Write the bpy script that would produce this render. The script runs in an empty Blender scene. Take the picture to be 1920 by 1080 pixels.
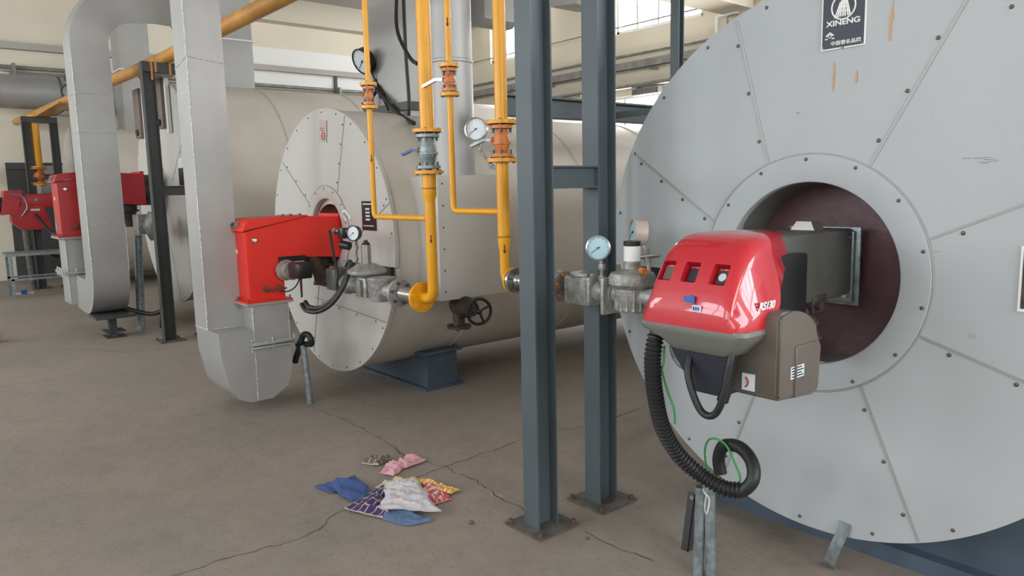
import bpy, bmesh, math, random
from mathutils import Vector, Matrix, noise
random.seed(7)
R = math.radians
SC = bpy.context.scene
COL = SC.collection

# ------------------------------------------------------------------ camera, sky, light, exposure
CAM_H = 1.55
YAW, PITCH, ROLL, FPX = 0.878402307, 0.134710096, -0.0221460619, 1390.993
cy_, sy_, cp_, sp_ = math.cos(YAW), math.sin(YAW), math.cos(PITCH), math.sin(PITCH)
F_ = Vector((-sy_ * cp_, cy_ * cp_, -sp_)); R0_ = Vector((cy_, sy_, 0)); U0_ = R0_.cross(F_)
R_ = math.cos(ROLL) * R0_ + math.sin(ROLL) * U0_
U_ = -math.sin(ROLL) * R0_ + math.cos(ROLL) * U0_
cam = bpy.data.cameras.new('camera'); camo = bpy.data.objects.new('camera', cam); COL.objects.link(camo)
cam.sensor_fit = 'HORIZONTAL'; cam.sensor_width = 36; cam.lens = 36 * FPX / 1920; cam.clip_start = 0.02
M_ = Matrix((R_, U_, -F_)).transposed().to_4x4(); M_.translation = Vector((0, 0, CAM_H))
camo.matrix_world = M_
SC.camera = camo

wd = bpy.data.worlds.new('sky'); SC.world = wd; wd.use_nodes = True
bg = wd.node_tree.nodes['Background']; bg.inputs[0].default_value = (0.86, 0.93, 1.0, 1); bg.inputs[1].default_value = 3.0

SC.view_settings.view_transform = 'Standard'; SC.view_settings.look = 'None'
SC.view_settings.gamma = 1; SC.view_settings.use_curve_mapping = False
SC.view_settings.exposure = -0.08
SC.cycles.use_denoising = True
SC.cycles.max_bounces = 8
SC.cycles.sample_clamp_indirect = 6

def win_light(name, loc, rot, sx, sz, power, color):
    l = bpy.data.lights.new(name, 'AREA'); l.shape = 'RECTANGLE'; l.size = sx; l.size_y = sz
    l.energy = power; l.color = color
    o = bpy.data.objects.new(name, l); COL.objects.link(o); o.location = loc; o.rotation_euler = rot
    return o
FRONT_Y, BACK_Y, LEFT_X, RIGHT_X, CEIL = -5.5, 12.0, -17.0, 5.0, 5.9
FRONT_WINS = [(-15.5, -12.6), (-11.3, -8.4), (-7.1, -4.2), (-2.9, 0.0), (1.3, 4.2)]      # x ranges of the front windows
for i, (a, b) in enumerate(FRONT_WINS):
    win_light('daylight_front', ((a + b) / 2, FRONT_Y - 0.12, 3.25), (R(90), 0, 0), b - a, 2.9, (240, 245, 190, 115, 110)[i], (0.90, 0.95, 1.0))
RIGHT_FILL_WINS = [(-0.9, 2.4), (4.0, 7.0), (8.0, 11.0)]                                        # y ranges of unseen right-hand windows, added to lighten the right-facing sides
for i, (a, b) in enumerate(RIGHT_FILL_WINS):
    win_light('added_fill_right', (RIGHT_X + 0.12, (a + b) / 2, 3.1), (R(90), 0, R(90)), b - a, 2.8, (300, 300, 300)[i], (0.94, 0.96, 1.0))  # added fill light, shining in through the invented right-hand openings
BACK_WINS = [(-15.11, -12.92, 4.65, 5.55), (-10.9, -8.73, 4.65, 5.75), (-6.6, -4.4, 4.65, 5.75), (-2.4, -0.2, 4.65, 5.75)]
for (a, b, z0, z1) in BACK_WINS:
    win_light('daylight_back', ((a + b) / 2, BACK_Y + 0.3, (z0 + z1) / 2), (R(-90), 0, 0), b - a, z1 - z0, 190, (0.95, 0.98, 1.0))
win_light('daylight_low', (-9.2, BACK_Y + 0.3, 2.4), (R(-90), 0, 0), 4.2, 1.8, 260, (1.0, 0.97, 0.9))

# ------------------------------------------------------------------ materials
def lin(c):
    return tuple(((v / 255) / 12.92 if v / 255 <= 0.04045 else ((v / 255 + 0.055) / 1.055) ** 2.4) for v in c)
def mat(name, c, rough=0.5, metal=0.0, c2=None, scale=4.0, bump=0.0, bscale=None, lo=0.35, hi=0.65, stretch=None, detail=6, coat=0.0, emit=0.0):
    m = bpy.data.materials.new(name); m.use_nodes = True; nt = m.node_tree; b = nt.nodes['Principled BSDF']
    b.inputs['Roughness'].default_value = rough; b.inputs['Metallic'].default_value = metal
    b.inputs['Base Color'].default_value = (*lin(c), 1)
    if coat: b.inputs['Coat Weight'].default_value = coat; b.inputs['Coat Roughness'].default_value = 0.03
    tc = nt.nodes.new('ShaderNodeTexCoord'); mp = nt.nodes.new('ShaderNodeMapping')
    nt.links.new(tc.outputs['Object'], mp.inputs[0])
    if stretch: mp.inputs['Scale'].default_value = stretch
    if c2:
        n = nt.nodes.new('ShaderNodeTexNoise'); n.inputs['Scale'].default_value = scale; n.inputs['Detail'].default_value = detail
        r = nt.nodes.new('ShaderNodeValToRGB'); r.color_ramp.elements[0].position = lo; r.color_ramp.elements[1].position = hi
        r.color_ramp.elements[0].color = (*lin(c2), 1); r.color_ramp.elements[1].color = (*lin(c), 1)
        nt.links.new(mp.outputs[0], n.inputs['Vector']); nt.links.new(n.outputs['Fac'], r.inputs[0]); nt.links.new(r.outputs[0], b.inputs['Base Color'])
    if bump:
        n2 = nt.nodes.new('ShaderNodeTexNoise'); n2.inputs['Scale'].default_value = bscale or scale; n2.inputs['Detail'].default_value = 4
        bp = nt.nodes.new('ShaderNodeBump'); bp.inputs['Strength'].default_value = bump; bp.inputs['Distance'].default_value = 0.02
        nt.links.new(mp.outputs[0], n2.inputs['Vector']); nt.links.new(n2.outputs['Fac'], bp.inputs['Height']); nt.links.new(bp.outputs[0], b.inputs['Normal'])
    return m
M = {}
M['sheet'] = mat('painted_sheet', (172, 176, 177), 0.66, 0.0, (166, 170, 172), 1.3, 0.12, 1.1)
M['sheet_old'] = mat('painted_sheet_old', (194, 192, 186), 0.42, 0.0, (186, 182, 174), 1.2, 0.2, 1.5)
M['sheet_body'] = mat('painted_sheet_body', (212, 206, 197), 0.42, 0.0, (196, 188, 176), 0.9, 0.15, 1.3)
M['seam'] = mat('seam_strip', (150, 152, 150), 0.4, 0.1)
M['hoop'] = mat('hoop_band', (186, 179, 168), 0.45)
M['seam_dark'] = mat('seam_gap', (92, 88, 80), 0.7)
M['screw'] = mat('screw_steel', (92, 92, 90), 0.4, 0.6)
M['silver'] = mat('silver_paint', (166, 166, 163), 0.45, 0.3, (154, 153, 150), 1.6, 0.25, 1.4)
M['weld'] = mat('weld_silver', (214, 214, 210), 0.4, 0.4, (170, 170, 166), 60, 0.6, 70)
M['galv'] = mat('galvanised', (150, 160, 162), 0.45, 0.5, (116, 126, 128), 30, 0.1, 30)
M['steel_grey'] = mat('blue_grey_steel_paint', (80, 90, 94), 0.5, 0.0, (72, 82, 86), 3)
M['steel_dark'] = mat('dark_grey_steel_paint', (62, 64, 64), 0.5, 0.0, (58, 60, 60), 3)
M['plate'] = mat('dusty_steel_plate', (102, 98, 92), 0.7, 0.0, (78, 70, 64), 14, 0.3, 20)
M['rust'] = mat('rusty_steel', (104, 74, 62), 0.8, 0.0, (84, 60, 52), 20)
M['saddle'] = mat('saddle_blue_paint', (78, 92, 106), 0.5, 0.0, (66, 78, 90), 3)
M['yellow'] = mat('yellow_pipe_paint', (228, 162, 22), 0.36, 0.0, (218, 150, 18), 5)
M['yellow_old'] = mat('yellow_pipe_paint_old', (196, 142, 62), 0.4, 0.0, (170, 118, 48), 4)
M['orange'] = mat('orange_cast_paint', (214, 128, 58), 0.4, 0.0, (186, 104, 44), 18, 0.3, 30)
M['red'] = mat('burner_red', (224, 46, 30), 0.42, 0.0, (216, 40, 26), 2)
M['red_old'] = mat('burner_red_old', (176, 40, 44), 0.4, 0.0, (164, 34, 38), 3)
M['red_gloss'] = mat('cover_red_gloss', (190, 24, 40), 0.38, 0.0, coat=1.0)
M['grey_plastic'] = mat('grey_plastic', (112, 112, 106), 0.5)
M['grey_arm'] = mat('dark_grey_cast', (88, 88, 84), 0.5, 0.2, (78, 78, 74), 8)
M['cast_brown'] = mat('grey_brown_casting', (112, 104, 96), 0.5, 0.3, (100, 92, 84), 5, 0.1, 20)
M['cast'] = mat('cast_aluminium', (168, 168, 164), 0.42, 0.35, (136, 134, 130), 26, 0.3, 50)
M['chrome'] = mat('bright_steel', (190, 188, 182), 0.22, 0.9)
M['black'] = mat('black_rubber', (30, 30, 31), 0.5)
M['navy'] = mat('navy_box', (44, 46, 58), 0.5)
M['blackm'] = mat('black_metal', (38, 38, 40), 0.35, 0.3)
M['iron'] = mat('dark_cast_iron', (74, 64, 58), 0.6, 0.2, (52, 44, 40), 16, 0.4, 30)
M['maroon'] = mat('recess_maroon', (92, 62, 64), 0.5, 0.0, (76, 50, 52), 6, 0.3, 12)
M['pink'] = mat('recess_pink', (176, 120, 112), 0.6, 0.0, (160, 106, 98), 6)
M['white'] = mat('white_paint', (225, 225, 222), 0.5)
M['dial'] = mat('dial_white', (206, 216, 220), 0.3)
M['dial_blue'] = mat('dial_blue', (160, 196, 208), 0.25)
M['beige'] = mat('gauge_beige', (184, 168, 156), 0.4)
M['blue'] = mat('blue_handle', (58, 66, 128), 0.4)
M['bluetape'] = mat('blue_tape', (30, 84, 160), 0.5)
M['brown'] = mat('level_gauge_brown', (112, 100, 90), 0.5, 0.2)
M['wall'] = mat('cream_wall', (222, 214, 196), 0.75, 0.0, (214, 205, 186), 0.7, 0.1, 8)
M['wall_low'] = mat('wall_panel_white', (212, 212, 206), 0.7)
M['ceil'] = mat('ceiling_grey', (176, 172, 166), 0.8, 0.0, (166, 162, 156), 0.6)
M['beam'] = mat('beam_cream', (200, 192, 176), 0.8)
M['frame'] = mat('window_frame_white', (220, 222, 224), 0.4)
M['darkdoor'] = mat('dark_door_paint', (70, 72, 70), 0.6, 0.0, (60, 62, 60), 2)
M['tray'] = mat('tray_galvanised', (150, 150, 146), 0.5, 0.4, (126, 126, 122), 6)
M['cable'] = mat('green_wire', (60, 150, 80), 0.4)
M['wirew'] = mat('white_wire', (200, 200, 196), 0.4)
M['crack'] = mat('floor_crack_dark', (78, 70, 62), 0.9)
M['repair'] = mat('floor_repair_pale', (168, 160, 152), 0.9)
M['dust'] = mat('dusty_ledge', (176, 164, 138), 0.9, 0.0, (146, 134, 108), 30)
M['panew'] = mat('cover_window_grey', (70, 66, 66), 0.2)
M['straw'] = mat('dry_straw', (150, 134, 96), 0.9)

def floor_mat():
    m = bpy.data.materials.new('concrete_floor'); m.use_nodes = True; nt = m.node_tree; b = nt.nodes['Principled BSDF']
    tc = nt.nodes.new('ShaderNodeTexCoord')
    def nz(scale, det, rough=0.6):
        n = nt.nodes.new('ShaderNodeTexNoise'); n.inputs['Scale'].default_value = scale; n.inputs['Detail'].default_value = det
        n.inputs['Roughness'].default_value = rough; nt.links.new(tc.outputs['Object'], n.inputs['Vector']); return n
    def ramp(n, p0, c0, p1, c1):
        r = nt.nodes.new('ShaderNodeValToRGB'); e = r.color_ramp.elements
        e[0].position, e[1].position = p0, p1; e[0].color = (*lin(c0), 1); e[1].color = (*lin(c1), 1)
        nt.links.new(n.outputs['Fac'], r.inputs[0]); return r
    a = ramp(nz(0.8, 8), 0.35, (134, 127, 116), 0.65, (148, 136, 126))
    bb = ramp(nz(7, 10, 0.75), 0.33, (226, 224, 220), 0.55, (255, 255, 255))
    sp = ramp(nz(45, 3), 0.30, (180, 176, 170), 0.42, (255, 255, 255))
    mx = nt.nodes.new('ShaderNodeMix'); mx.data_type = 'RGBA'; mx.blend_type = 'MULTIPLY'; mx.inputs[0].default_value = 0.6
    nt.links.new(a.outputs[0], mx.inputs[6]); nt.links.new(bb.outputs[0], mx.inputs[7])
    mx2 = nt.nodes.new('ShaderNodeMix'); mx2.data_type = 'RGBA'; mx2.blend_type = 'MULTIPLY'; mx2.inputs[0].default_value = 0.5
    nt.links.new(mx.outputs[2], mx2.inputs[6]); nt.links.new(sp.outputs[0], mx2.inputs[7])
    nt.links.new(mx2.outputs[2], b.inputs['Base Color'])
    b.inputs['Roughness'].default_value = 0.62
    n3 = nz(14, 8); bp = nt.nodes.new('ShaderNodeBump'); bp.inputs['Strength'].default_value = 0.35; bp.inputs['Distance'].default_value = 0.01
    nt.links.new(n3.outputs['Fac'], bp.inputs['Height']); nt.links.new(bp.outputs[0], b.inputs['Normal'])
    return m
M['floor'] = floor_mat()

def cloth_mat(name, base, stripe=None, sx=30, sy=30, width=0.3, mode='both'):
    m = mat(name, base, 0.9); nt = m.node_tree; b = nt.nodes['Principled BSDF']
    if stripe:
        tc = nt.nodes.new('ShaderNodeTexCoord'); sep = nt.nodes.new('ShaderNodeSeparateXYZ'); nt.links.new(tc.outputs['UV'], sep.inputs[0])
        outs = []
        for ax, s in ((0, sx), (1, sy)):
            if mode == 'x' and ax == 1 or mode == 'y' and ax == 0: continue
            mu = nt.nodes.new('ShaderNodeMath'); mu.operation = 'MULTIPLY'; mu.inputs[1].default_value = s; nt.links.new(sep.outputs[ax], mu.inputs[0])
            fr = nt.nodes.new('ShaderNodeMath'); fr.operation = 'FRACT'; nt.links.new(mu.outputs[0], fr.inputs[0])
            lt = nt.nodes.new('ShaderNodeMath'); lt.operation = 'LESS_THAN'; lt.inputs[1].default_value = width; nt.links.new(fr.outputs[0], lt.inputs[0]); outs.append(lt)
        o = outs[0]
        if len(outs) == 2:
            o = nt.nodes.new('ShaderNodeMath'); o.operation = 'MAXIMUM'; nt.links.new(outs[0].outputs[0], o.inputs[0]); nt.links.new(outs[1].outputs[0], o.inputs[1])
        mx = nt.nodes.new('ShaderNodeMix'); mx.data_type = 'RGBA'; mx.inputs[6].default_value = (*lin(base), 1); mx.inputs[7].default_value = (*lin(stripe), 1)
        nt.links.new(o.outputs[0], mx.inputs[0]); nt.links.new(mx.outputs[2], b.inputs['Base Color'])
    return m

# ------------------------------------------------------------------ mesh helpers
def frame_of(d):
    d = d.normalized(); a = Vector((0, 0, 1)) if abs(d.z) < 0.9 else Vector((1, 0, 0))
    u = a.cross(d).normalized(); return u, d.cross(u)
def smooth_path(pts, n=6):
    P = [Vector(p) for p in pts]
    if len(P) < 3: return P
    out = []
    for i in range(len(P) - 1):
        a, b, c, d = P[max(i - 1, 0)], P[i], P[i + 1], P[min(i + 2, len(P) - 1)]
        for k in range(n):
            t = k / n
            out.append(0.5 * ((2 * b) + (c - a) * t + (2 * a - 5 * b + 4 * c - d) * t * t + (3 * b - a - 3 * c + d) * t ** 3))
    out.append(P[-1]); return out
def fillet(pts, r, n=6):
    P = [Vector(p) for p in pts]; out = [P[0]]
    for i in range(1, len(P) - 1):
        a = (P[i - 1] - P[i]).normalized(); b = (P[i + 1] - P[i]).normalized()
        ang = a.angle(b); t = min(r / math.tan(ang / 2), (P[i - 1] - P[i]).length * 0.49, (P[i + 1] - P[i]).length * 0.49)
        s, e = P[i] + a * t, P[i] + b * t
        for k in range(n + 1):
            u = k / n; out.append(s * (1 - u) ** 2 + P[i] * 2 * u * (1 - u) + e * u * u)
    out.append(P[-1]); return out

class MB:
    def __init__(self, *mats):
        self.bm = bmesh.new(); self.mats = list(mats) if mats else []; self.cur = 0
    def use(self, m):
        if m not in self.mats: self.mats.append(m)
        self.cur = self.mats.index(m); return self
    def _f(self, vs, smooth=False):
        try:
            f = self.bm.faces.new(vs); f.material_index = self.cur; f.smooth = smooth; return f
        except ValueError: return None
    def box(self, lo, hi, rot=None, pivot=None, bev=0.0):
        lo, hi = Vector(lo), Vector(hi); c = (lo + hi) / 2; s = (hi - lo)
        r = bmesh.ops.create_cube(self.bm, size=1, matrix=Matrix.Translation(c) @ Matrix.Diagonal((*s, 1)))
        vs = r['verts']; fs = {f for v in vs for f in v.link_faces}
        if bev:
            es = {e for v in vs for e in v.link_edges}
            rr = bmesh.ops.bevel(self.bm, geom=list(es), offset=bev, segments=2, affect='EDGES', profile=0.5)
            fs = {f for f in rr['faces']} | {f for f in fs if f.is_valid}
            vs = list({v for f in fs for v in f.verts})
            fs = {f for v in vs for f in v.link_faces}
        for f in fs: f.material_index = self.cur
        if rot is not None:
            pv = Vector(pivot) if pivot is not None else c
            bmesh.ops.rotate(self.bm, verts=vs, cent=pv, matrix=rot)
        return vs
    def hexa(self, p):      # 8 points: bottom ring 4, top ring 4
        v = [self.bm.verts.new(q) for q in p]
        for q in ((3, 2, 1, 0), (4, 5, 6, 7), (0, 1, 5, 4), (1, 2, 6, 5), (2, 3, 7, 6), (3, 0, 4, 7)): self._f([v[i] for i in q])
        return v
    def prism(self, poly, d):   # planar polygon extruded by vector d
        d = Vector(d); a = [self.bm.verts.new(q) for q in poly]; b = [self.bm.verts.new(Vector(q) + d) for q in poly]; n = len(a)
        self._f(a[::-1]); self._f(b)
        for i in range(n): self._f([a[i], a[(i + 1) % n], b[(i + 1) % n], b[i]])
    def lathe(self, o, d, prof, seg=24, caps=True, smooth=True):
        o = Vector(o); d = Vector(d).normalized(); u, w = frame_of(d); rings = []
        for (t, r) in prof:
            rings.append([self.bm.verts.new(o + d * t + (u * math.cos(2 * math.pi * k / seg) + w * math.sin(2 * math.pi * k / seg)) * max(r, 1e-5)) for k in range(seg)])
        for A, B in zip(rings, rings[1:]):
            for k in range(seg): self._f([A[k], A[(k + 1) % seg], B[(k + 1) % seg], B[k]], smooth)
        if caps: self._f(rings[0][::-1]); self._f(rings[-1])
    def cyl(self, a, b, r, r2=None, seg=20):
        a, b = Vector(a), Vector(b); self.lathe(a, b - a, [(0, r), ((b - a).length, r if r2 is None else r2)], seg)
    def tube(self, pts, r, seg=12, caps=True):
        P = [Vector(p) for p in pts]; rings = []; u = None
        for i, p in enumerate(P):
            t = (P[min(i + 1, len(P) - 1)] - P[max(i - 1, 0)]).normalized()
            if u is None: u, _ = frame_of(t)
            u = (u - t * u.dot(t)).normalized(); w = t.cross(u); rr = r(i) if callable(r) else r
            rings.append([self.bm.verts.new(p + (u * math.cos(2 * math.pi * k / seg) + w * math.sin(2 * math.pi * k / seg)) * rr) for k in range(seg)])
        for A, B in zip(rings, rings[1:]):
            for k in range(seg): self._f([A[k], A[(k + 1) % seg], B[(k + 1) % seg], B[k]], True)
        if caps: self._f(rings[0][::-1]); self._f(rings[-1])
    def rectsweep(self, pts, hx, hy, u0=(1, 0, 0)):
        P = [Vector(p) for p in pts]; rings = []; u = Vector(u0)
        for i, p in enumerate(P):
            t = (P[min(i + 1, len(P) - 1)] - P[max(i - 1, 0)]).normalized()
            u = (u - t * u.dot(t)).normalized(); w = t.cross(u)
            rings.append([self.bm.verts.new(p + u * a * hx + w * b * hy) for a, b in ((-1, -1), (1, -1), (1, 1), (-1, 1))])
        for A, B in zip(rings, rings[1:]):
            for k in range(4): self._f([A[k], A[(k + 1) % 4], B[(k + 1) % 4], B[k]], True)
        self._f(rings[0][::-1]); self._f(rings[-1]); return rings
    def torus(self, c, n, R1, r, seg=40, s2=8, a0=0, a1=2 * math.pi):
        c = Vector(c); u, w = frame_of(Vector(n)); closed = abs(a1 - a0 - 2 * math.pi) < 1e-6
        k = seg if closed else seg + 1
        pts = [c + (u * math.cos(a0 + (a1 - a0) * i / seg) + w * math.sin(a0 + (a1 - a0) * i / seg)) * R1 for i in range(k)]
        if not closed: return self.tube(pts, r, s2)
        nn = Vector(n).normalized(); rings = []
        for p in pts:
            o = (p - c).normalized()
            rings.append([self.bm.verts.new(p + (o * math.cos(2 * math.pi * j / s2) + nn * math.sin(2 * math.pi * j / s2)) * r) for j in range(s2)])
        for i in range(k):
            A, B = rings[i], rings[(i + 1) % k]
            for j in range(s2): self._f([A[j], A[(j + 1) % s2], B[(j + 1) % s2], B[j]], True)
    def sphere(self, c, r, seg=12):
        rr = bmesh.ops.create_uvsphere(self.bm, u_segments=seg, v_segments=max(6, seg // 2), radius=r, matrix=Matrix.Translation(Vector(c)))
        for f in {f for v in rr['verts'] for f in v.link_faces}: f.material_index = self.cur; f.smooth = True
    def flange(self, c, d, r, t, nb=4, br=0.009, bolt=None, a0=0.785, bl=0.012):
        c = Vector(c); d = Vector(d).normalized(); self.cyl(c - d * t / 2, c + d * t / 2, r, seg=32); u, w = frame_of(d); old = self.cur
        if bolt: self.use(bolt)
        for k in range(nb):
            a = a0 + 2 * math.pi * k / nb; p = c + (u * math.cos(a) + w * math.sin(a)) * r * 0.76
            self.cyl(p - d * (t / 2 + bl), p + d * (t / 2 + bl), br, seg=6)
        self.cur = old
    def build(self, name, parent=None, label=None, cat=None, group=None, kind=None):
        me = bpy.data.meshes.new(name)
        bmesh.ops.recalc_face_normals(self.bm, faces=self.bm.faces[:])
        if parent is not None:
            off = parent.get('_o') or (0, 0, 0)
            bmesh.ops.translate(self.bm, verts=self.bm.verts[:], vec=-Vector(off))
        self.bm.to_mesh(me); self.bm.free()
        for m in self.mats: me.materials.append(M[m] if isinstance(m, str) else m)
        try: me.set_sharp_from_angle(angle=R(38))
        except Exception: pass
        o = bpy.data.objects.new(name, me); COL.objects.link(o)
        if parent is not None:
            o.parent = parent; o['_o'] = parent.get('_o') or (0, 0, 0)
        tagp(o, label, cat, group, kind); ALL.append(o); return o
ALL = []
def tagp(o, label=None, cat=None, group=None, kind=None):
    if label: o['label'] = label
    if cat: o['category'] = cat
    if group: o['group'] = group
    if kind: o['kind'] = kind
def thing(name, label, cat, loc=(0, 0, 0), group=None):
    o = bpy.data.objects.new(name, None); COL.objects.link(o); o.location = loc; o['_o'] = tuple(loc); o.empty_display_size = 0.1
    tagp(o, label, cat, group); ALL.append(o); return o
def kids(o): return [c for c in ALL if c.parent == o]
def copy_tree(o, parent=None):
    c = o.copy(); COL.objects.link(c)
    if parent is not None: c.parent = parent
    ch = kids(o); ALL.append(c)
    for k in ch: copy_tree(k, c)
    return c
def text_mesh(body, size, loc, rx, material, name, parent, extrude=0.0006, shear=0.0, sx=1.0, bold=0.0, align='CENTER'):
    cu = bpy.data.curves.new(name, 'FONT'); cu.body = body; cu.size = size; cu.extrude = extrude; cu.shear = shear; cu.offset = bold
    cu.align_x = align; cu.align_y = 'CENTER'
    t = bpy.data.objects.new(name + '_tmp', cu); COL.objects.link(t); bpy.context.view_layer.update()
    me = bpy.data.meshes.new_from_object(t.evaluated_get(bpy.context.evaluated_depsgraph_get()))
    bpy.data.objects.remove(t)
    me.transform(Matrix.Diagonal((sx, 1, 1, 1))); me.transform(rx.to_4x4()); me.transform(Matrix.Translation(Vector(loc) - Vector(parent.get('_o') or (0, 0, 0))))
    me.materials.clear(); me.materials.append(M[material])
    o = bpy.data.objects.new(name, me); COL.objects.link(o); o.parent = parent; o['_o'] = parent.get('_o') or (0, 0, 0); ALL.append(o); return o
FACE_FRONT = Matrix.Rotation(R(90), 3, 'X')            # text upright, facing -Y
FACE_SIDE = Matrix.Rotation(R(90), 3, 'Z') @ FACE_FRONT  # upright, facing +X

# ------------------------------------------------------------------ the hall
b = MB('floor'); b.box((LEFT_X - 0.2, FRONT_Y - 0.2, -0.2), (RIGHT_X + 0.2, BACK_Y + 0.2, 0))
def crack(pts, w=0.005, m='crack', jit=0.012):
    b.use(m); P = smooth_path([(x, y, 0.0) for x, y in pts], 8); L = []; Rr = []
    for i, p in enumerate(P):
        t = (P[min(i + 1, len(P) - 1)] - P[max(i - 1, 0)]).normalized(); n = Vector((-t.y, t.x, 0))
        p = p + n * (noise.noise(p * 14) * jit * 1.6 + noise.noise(p * 45) * jit); ww = w * (0.35 + 0.9 * abs(noise.noise(p * 9 + Vector((5, 0, 0)))) * 1.6)
        if i in (0, len(P) - 1): ww = 0.0006
        L.append(b.bm.verts.new((p.x + n.x * ww, p.y + n.y * ww, 0.0012))); Rr.append(b.bm.verts.new((p.x - n.x * ww, p.y - n.y * ww, 0.0012)))
    for i in range(len(P) - 1): b._f([L[i], L[i + 1], Rr[i + 1], Rr[i]])
crack([(-4.95, 2.2), (-4.56, 2.23), (-4.18, 2.23), (-3.85, 2.21), (-3.63, 2.18), (-3.35, 2.24), (-3.19, 2.24), (-3.03, 2.25), (-2.79, 2.21), (-2.6, 2.22)], 0.004)
crack([(-2.26, 2.27), (-2.13, 2.25), (-2.03, 2.26), (-1.87, 2.29)], 0.003)
crack([(-3.12, 0.3), (-3.11, 0.71), (-3.11, 0.85), (-3.1, 1.01), (-3.07, 1.26), (-3.1, 1.38), (-3.18, 1.49), (-3.22, 1.62)], 0.0035)
crack([(-3.32, 2.0), (-3.33, 2.23), (-3.35, 2.43), (-3.36, 2.54), (-3.36, 2.67), (-3.39, 2.85), (-3.39, 3.09), (-3.31, 3.3), (-3.3, 3.9)], 0.0035)
crack([(-8.91, 0.97), (-8.6, 1.35), (-8.08, 1.68), (-8.0, 2.05)], 0.004)
crack([(-2.94, 2.235), (-2.86, 2.215), (-2.8, 2.235)], 0.016, 'repair')
b.build('floor', kind='structure')
def wall_panels(name, holes, plane, span, axis, z0=0, z1=CEIL, m='wall', t=0.24, out=1, low=None):
    # wall with rectangular holes; axis 'x': wall runs along x at y=plane, else along y at x=plane
    w = MB(m); xs = sorted({span[0], span[1]} | {h[0] for h in holes} | {h[1] for h in holes}); zs = sorted({z0, z1} | {h[2] for h in holes} | {h[3] for h in holes})
    for i in range(len(xs) - 1):
        for j in range(len(zs) - 1):
            cx, cz = (xs[i] + xs[i + 1]) / 2, (zs[j] + zs[j + 1]) / 2
            if any(h[0] < cx < h[1] and h[2] < cz < h[3] for h in holes): continue
            a, c = plane, plane + out * t
            if axis == 'x': w.box((xs[i], min(a, c), zs[j]), (xs[i + 1], max(a, c), zs[j + 1]))
            else: w.box((min(a, c), xs[i], zs[j]), (max(a, c), xs[i + 1], zs[j + 1]))
    bmesh.ops.remove_doubles(w.bm, verts=w.bm.verts[:], dist=1e-4)
    return w.build(name, kind='structure')
LOW = (-11.6, -7.1, 1.5, 3.38)
wall_panels('wall_back', [h for h in BACK_WINS] + [LOW], BACK_Y, (LEFT_X, RIGHT_X), 'x')
FW = [(a, c, 1.8, 4.7) for a, c in FRONT_WINS]
wall_panels('wall_front', FW, FRONT_Y, (LEFT_X, RIGHT_X), 'x', out=-1)
wall_panels('wall_right', [(a, c, 1.7, 4.5) for a, c in RIGHT_FILL_WINS], RIGHT_X, (FRONT_Y, BACK_Y), 'y')
wall_panels('wall_left', [], LEFT_X, (FRONT_Y, BACK_Y), 'y', out=-1)
c_ = MB('ceil'); c_.box((LEFT_X - 0.2, FRONT_Y - 0.2, CEIL), (RIGHT_X + 0.2, BACK_Y + 0.2, CEIL + 0.2)); c_.build('ceiling', kind='structure')
def window(n, x0, x1, z0, z1, y, nx, nz, fw=0.05, d=0.08):
    w = MB('frame')
    for (a, c, e, g) in ((x0, x1, z0, z0 + fw), (x0, x1, z1 - fw, z1), (x0, x0 + fw, z0, z1), (x1 - fw, x1, z0, z1)): w.box((a, y, e), (c, y + d, g))
    for i in range(1, nx):
        x = x0 + (x1 - x0) * i / nx; w.box((x - fw * .4, y + .01, z0), (x + fw * .4, y + d - .01, z1))
    for j in range(1, nz):
        z = z0 + (z1 - z0) * j / nz; w.box((x0, y + .012, z - fw * .35), (x1, y + d - .012, z + fw * .35))
    w.build('window_%d' % n, kind='structure')
for i, (a, c) in enumerate(FRONT_WINS): window(i + 1, a, c, 1.8, 4.7, FRONT_Y - 0.1, 4, 4)
window(6, *BACK_WINS[0], BACK_Y + 0.05, 4, 1, 0.06); window(7, *BACK_WINS[1], BACK_Y + 0.05, 4, 1, 0.06)
window(8, *BACK_WINS[2], BACK_Y + 0.05, 4, 1, 0.06); window(9, *BACK_WINS[3], BACK_Y + 0.05, 4, 1, 0.06)
window(10, *LOW, BACK_Y + 0.05, 5, 1, 0.06)
for i, (ya, yc) in enumerate(RIGHT_FILL_WINS):
    w = MB('frame')
    for yy in [ya + (yc - ya) * k / 4 for k in range(5)]: w.box((RIGHT_X + .02, yy - .025, 1.7), (RIGHT_X + .08, yy + .025, 4.5))
    for zz in [1.7 + 2.8 * k / 4 for k in range(5)]: w.box((RIGHT_X + .025, ya, zz - .025), (RIGHT_X + .075, yc, zz + .025))
    w.build('window_%d' % (11 + i), kind='structure')  # frames for the added, unseen right-hand windows
def struct_box(name, lo, hi, m='beam'):
    w = MB(m); w.box(lo, hi); return w.build(name, kind='structure')
struct_box('trim_1', (LEFT_X, FRONT_Y, 5.38), (LEFT_X + 0.35, BACK_Y, CEIL))          # ring beam over the left wall
struct_box('trim_2', (LEFT_X, FRONT_Y, 4.31), (LEFT_X + 0.16, BACK_Y, 4.43), 'ceil')
struct_box('trim_3', (-14.2, FRONT_Y, 5.45), (-13.85, BACK_Y, CEIL))
struct_box('trim_7', (LEFT_X, 6.2, 4.0), (LEFT_X + 0.02, 11.9, 4.84), 'white')
struct_box('trim_4', (-8.2, 9.3, 4.55), (-7.6, 11.9, CEIL))
struct_box('trim_5', (-1.9, 9.3, 4.55), (-1.3, 11.9, CEIL))
struct_box('trim_6', (LEFT_X, BACK_Y - 0.3, 5.62), (RIGHT_X, BACK_Y, CEIL))
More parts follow.
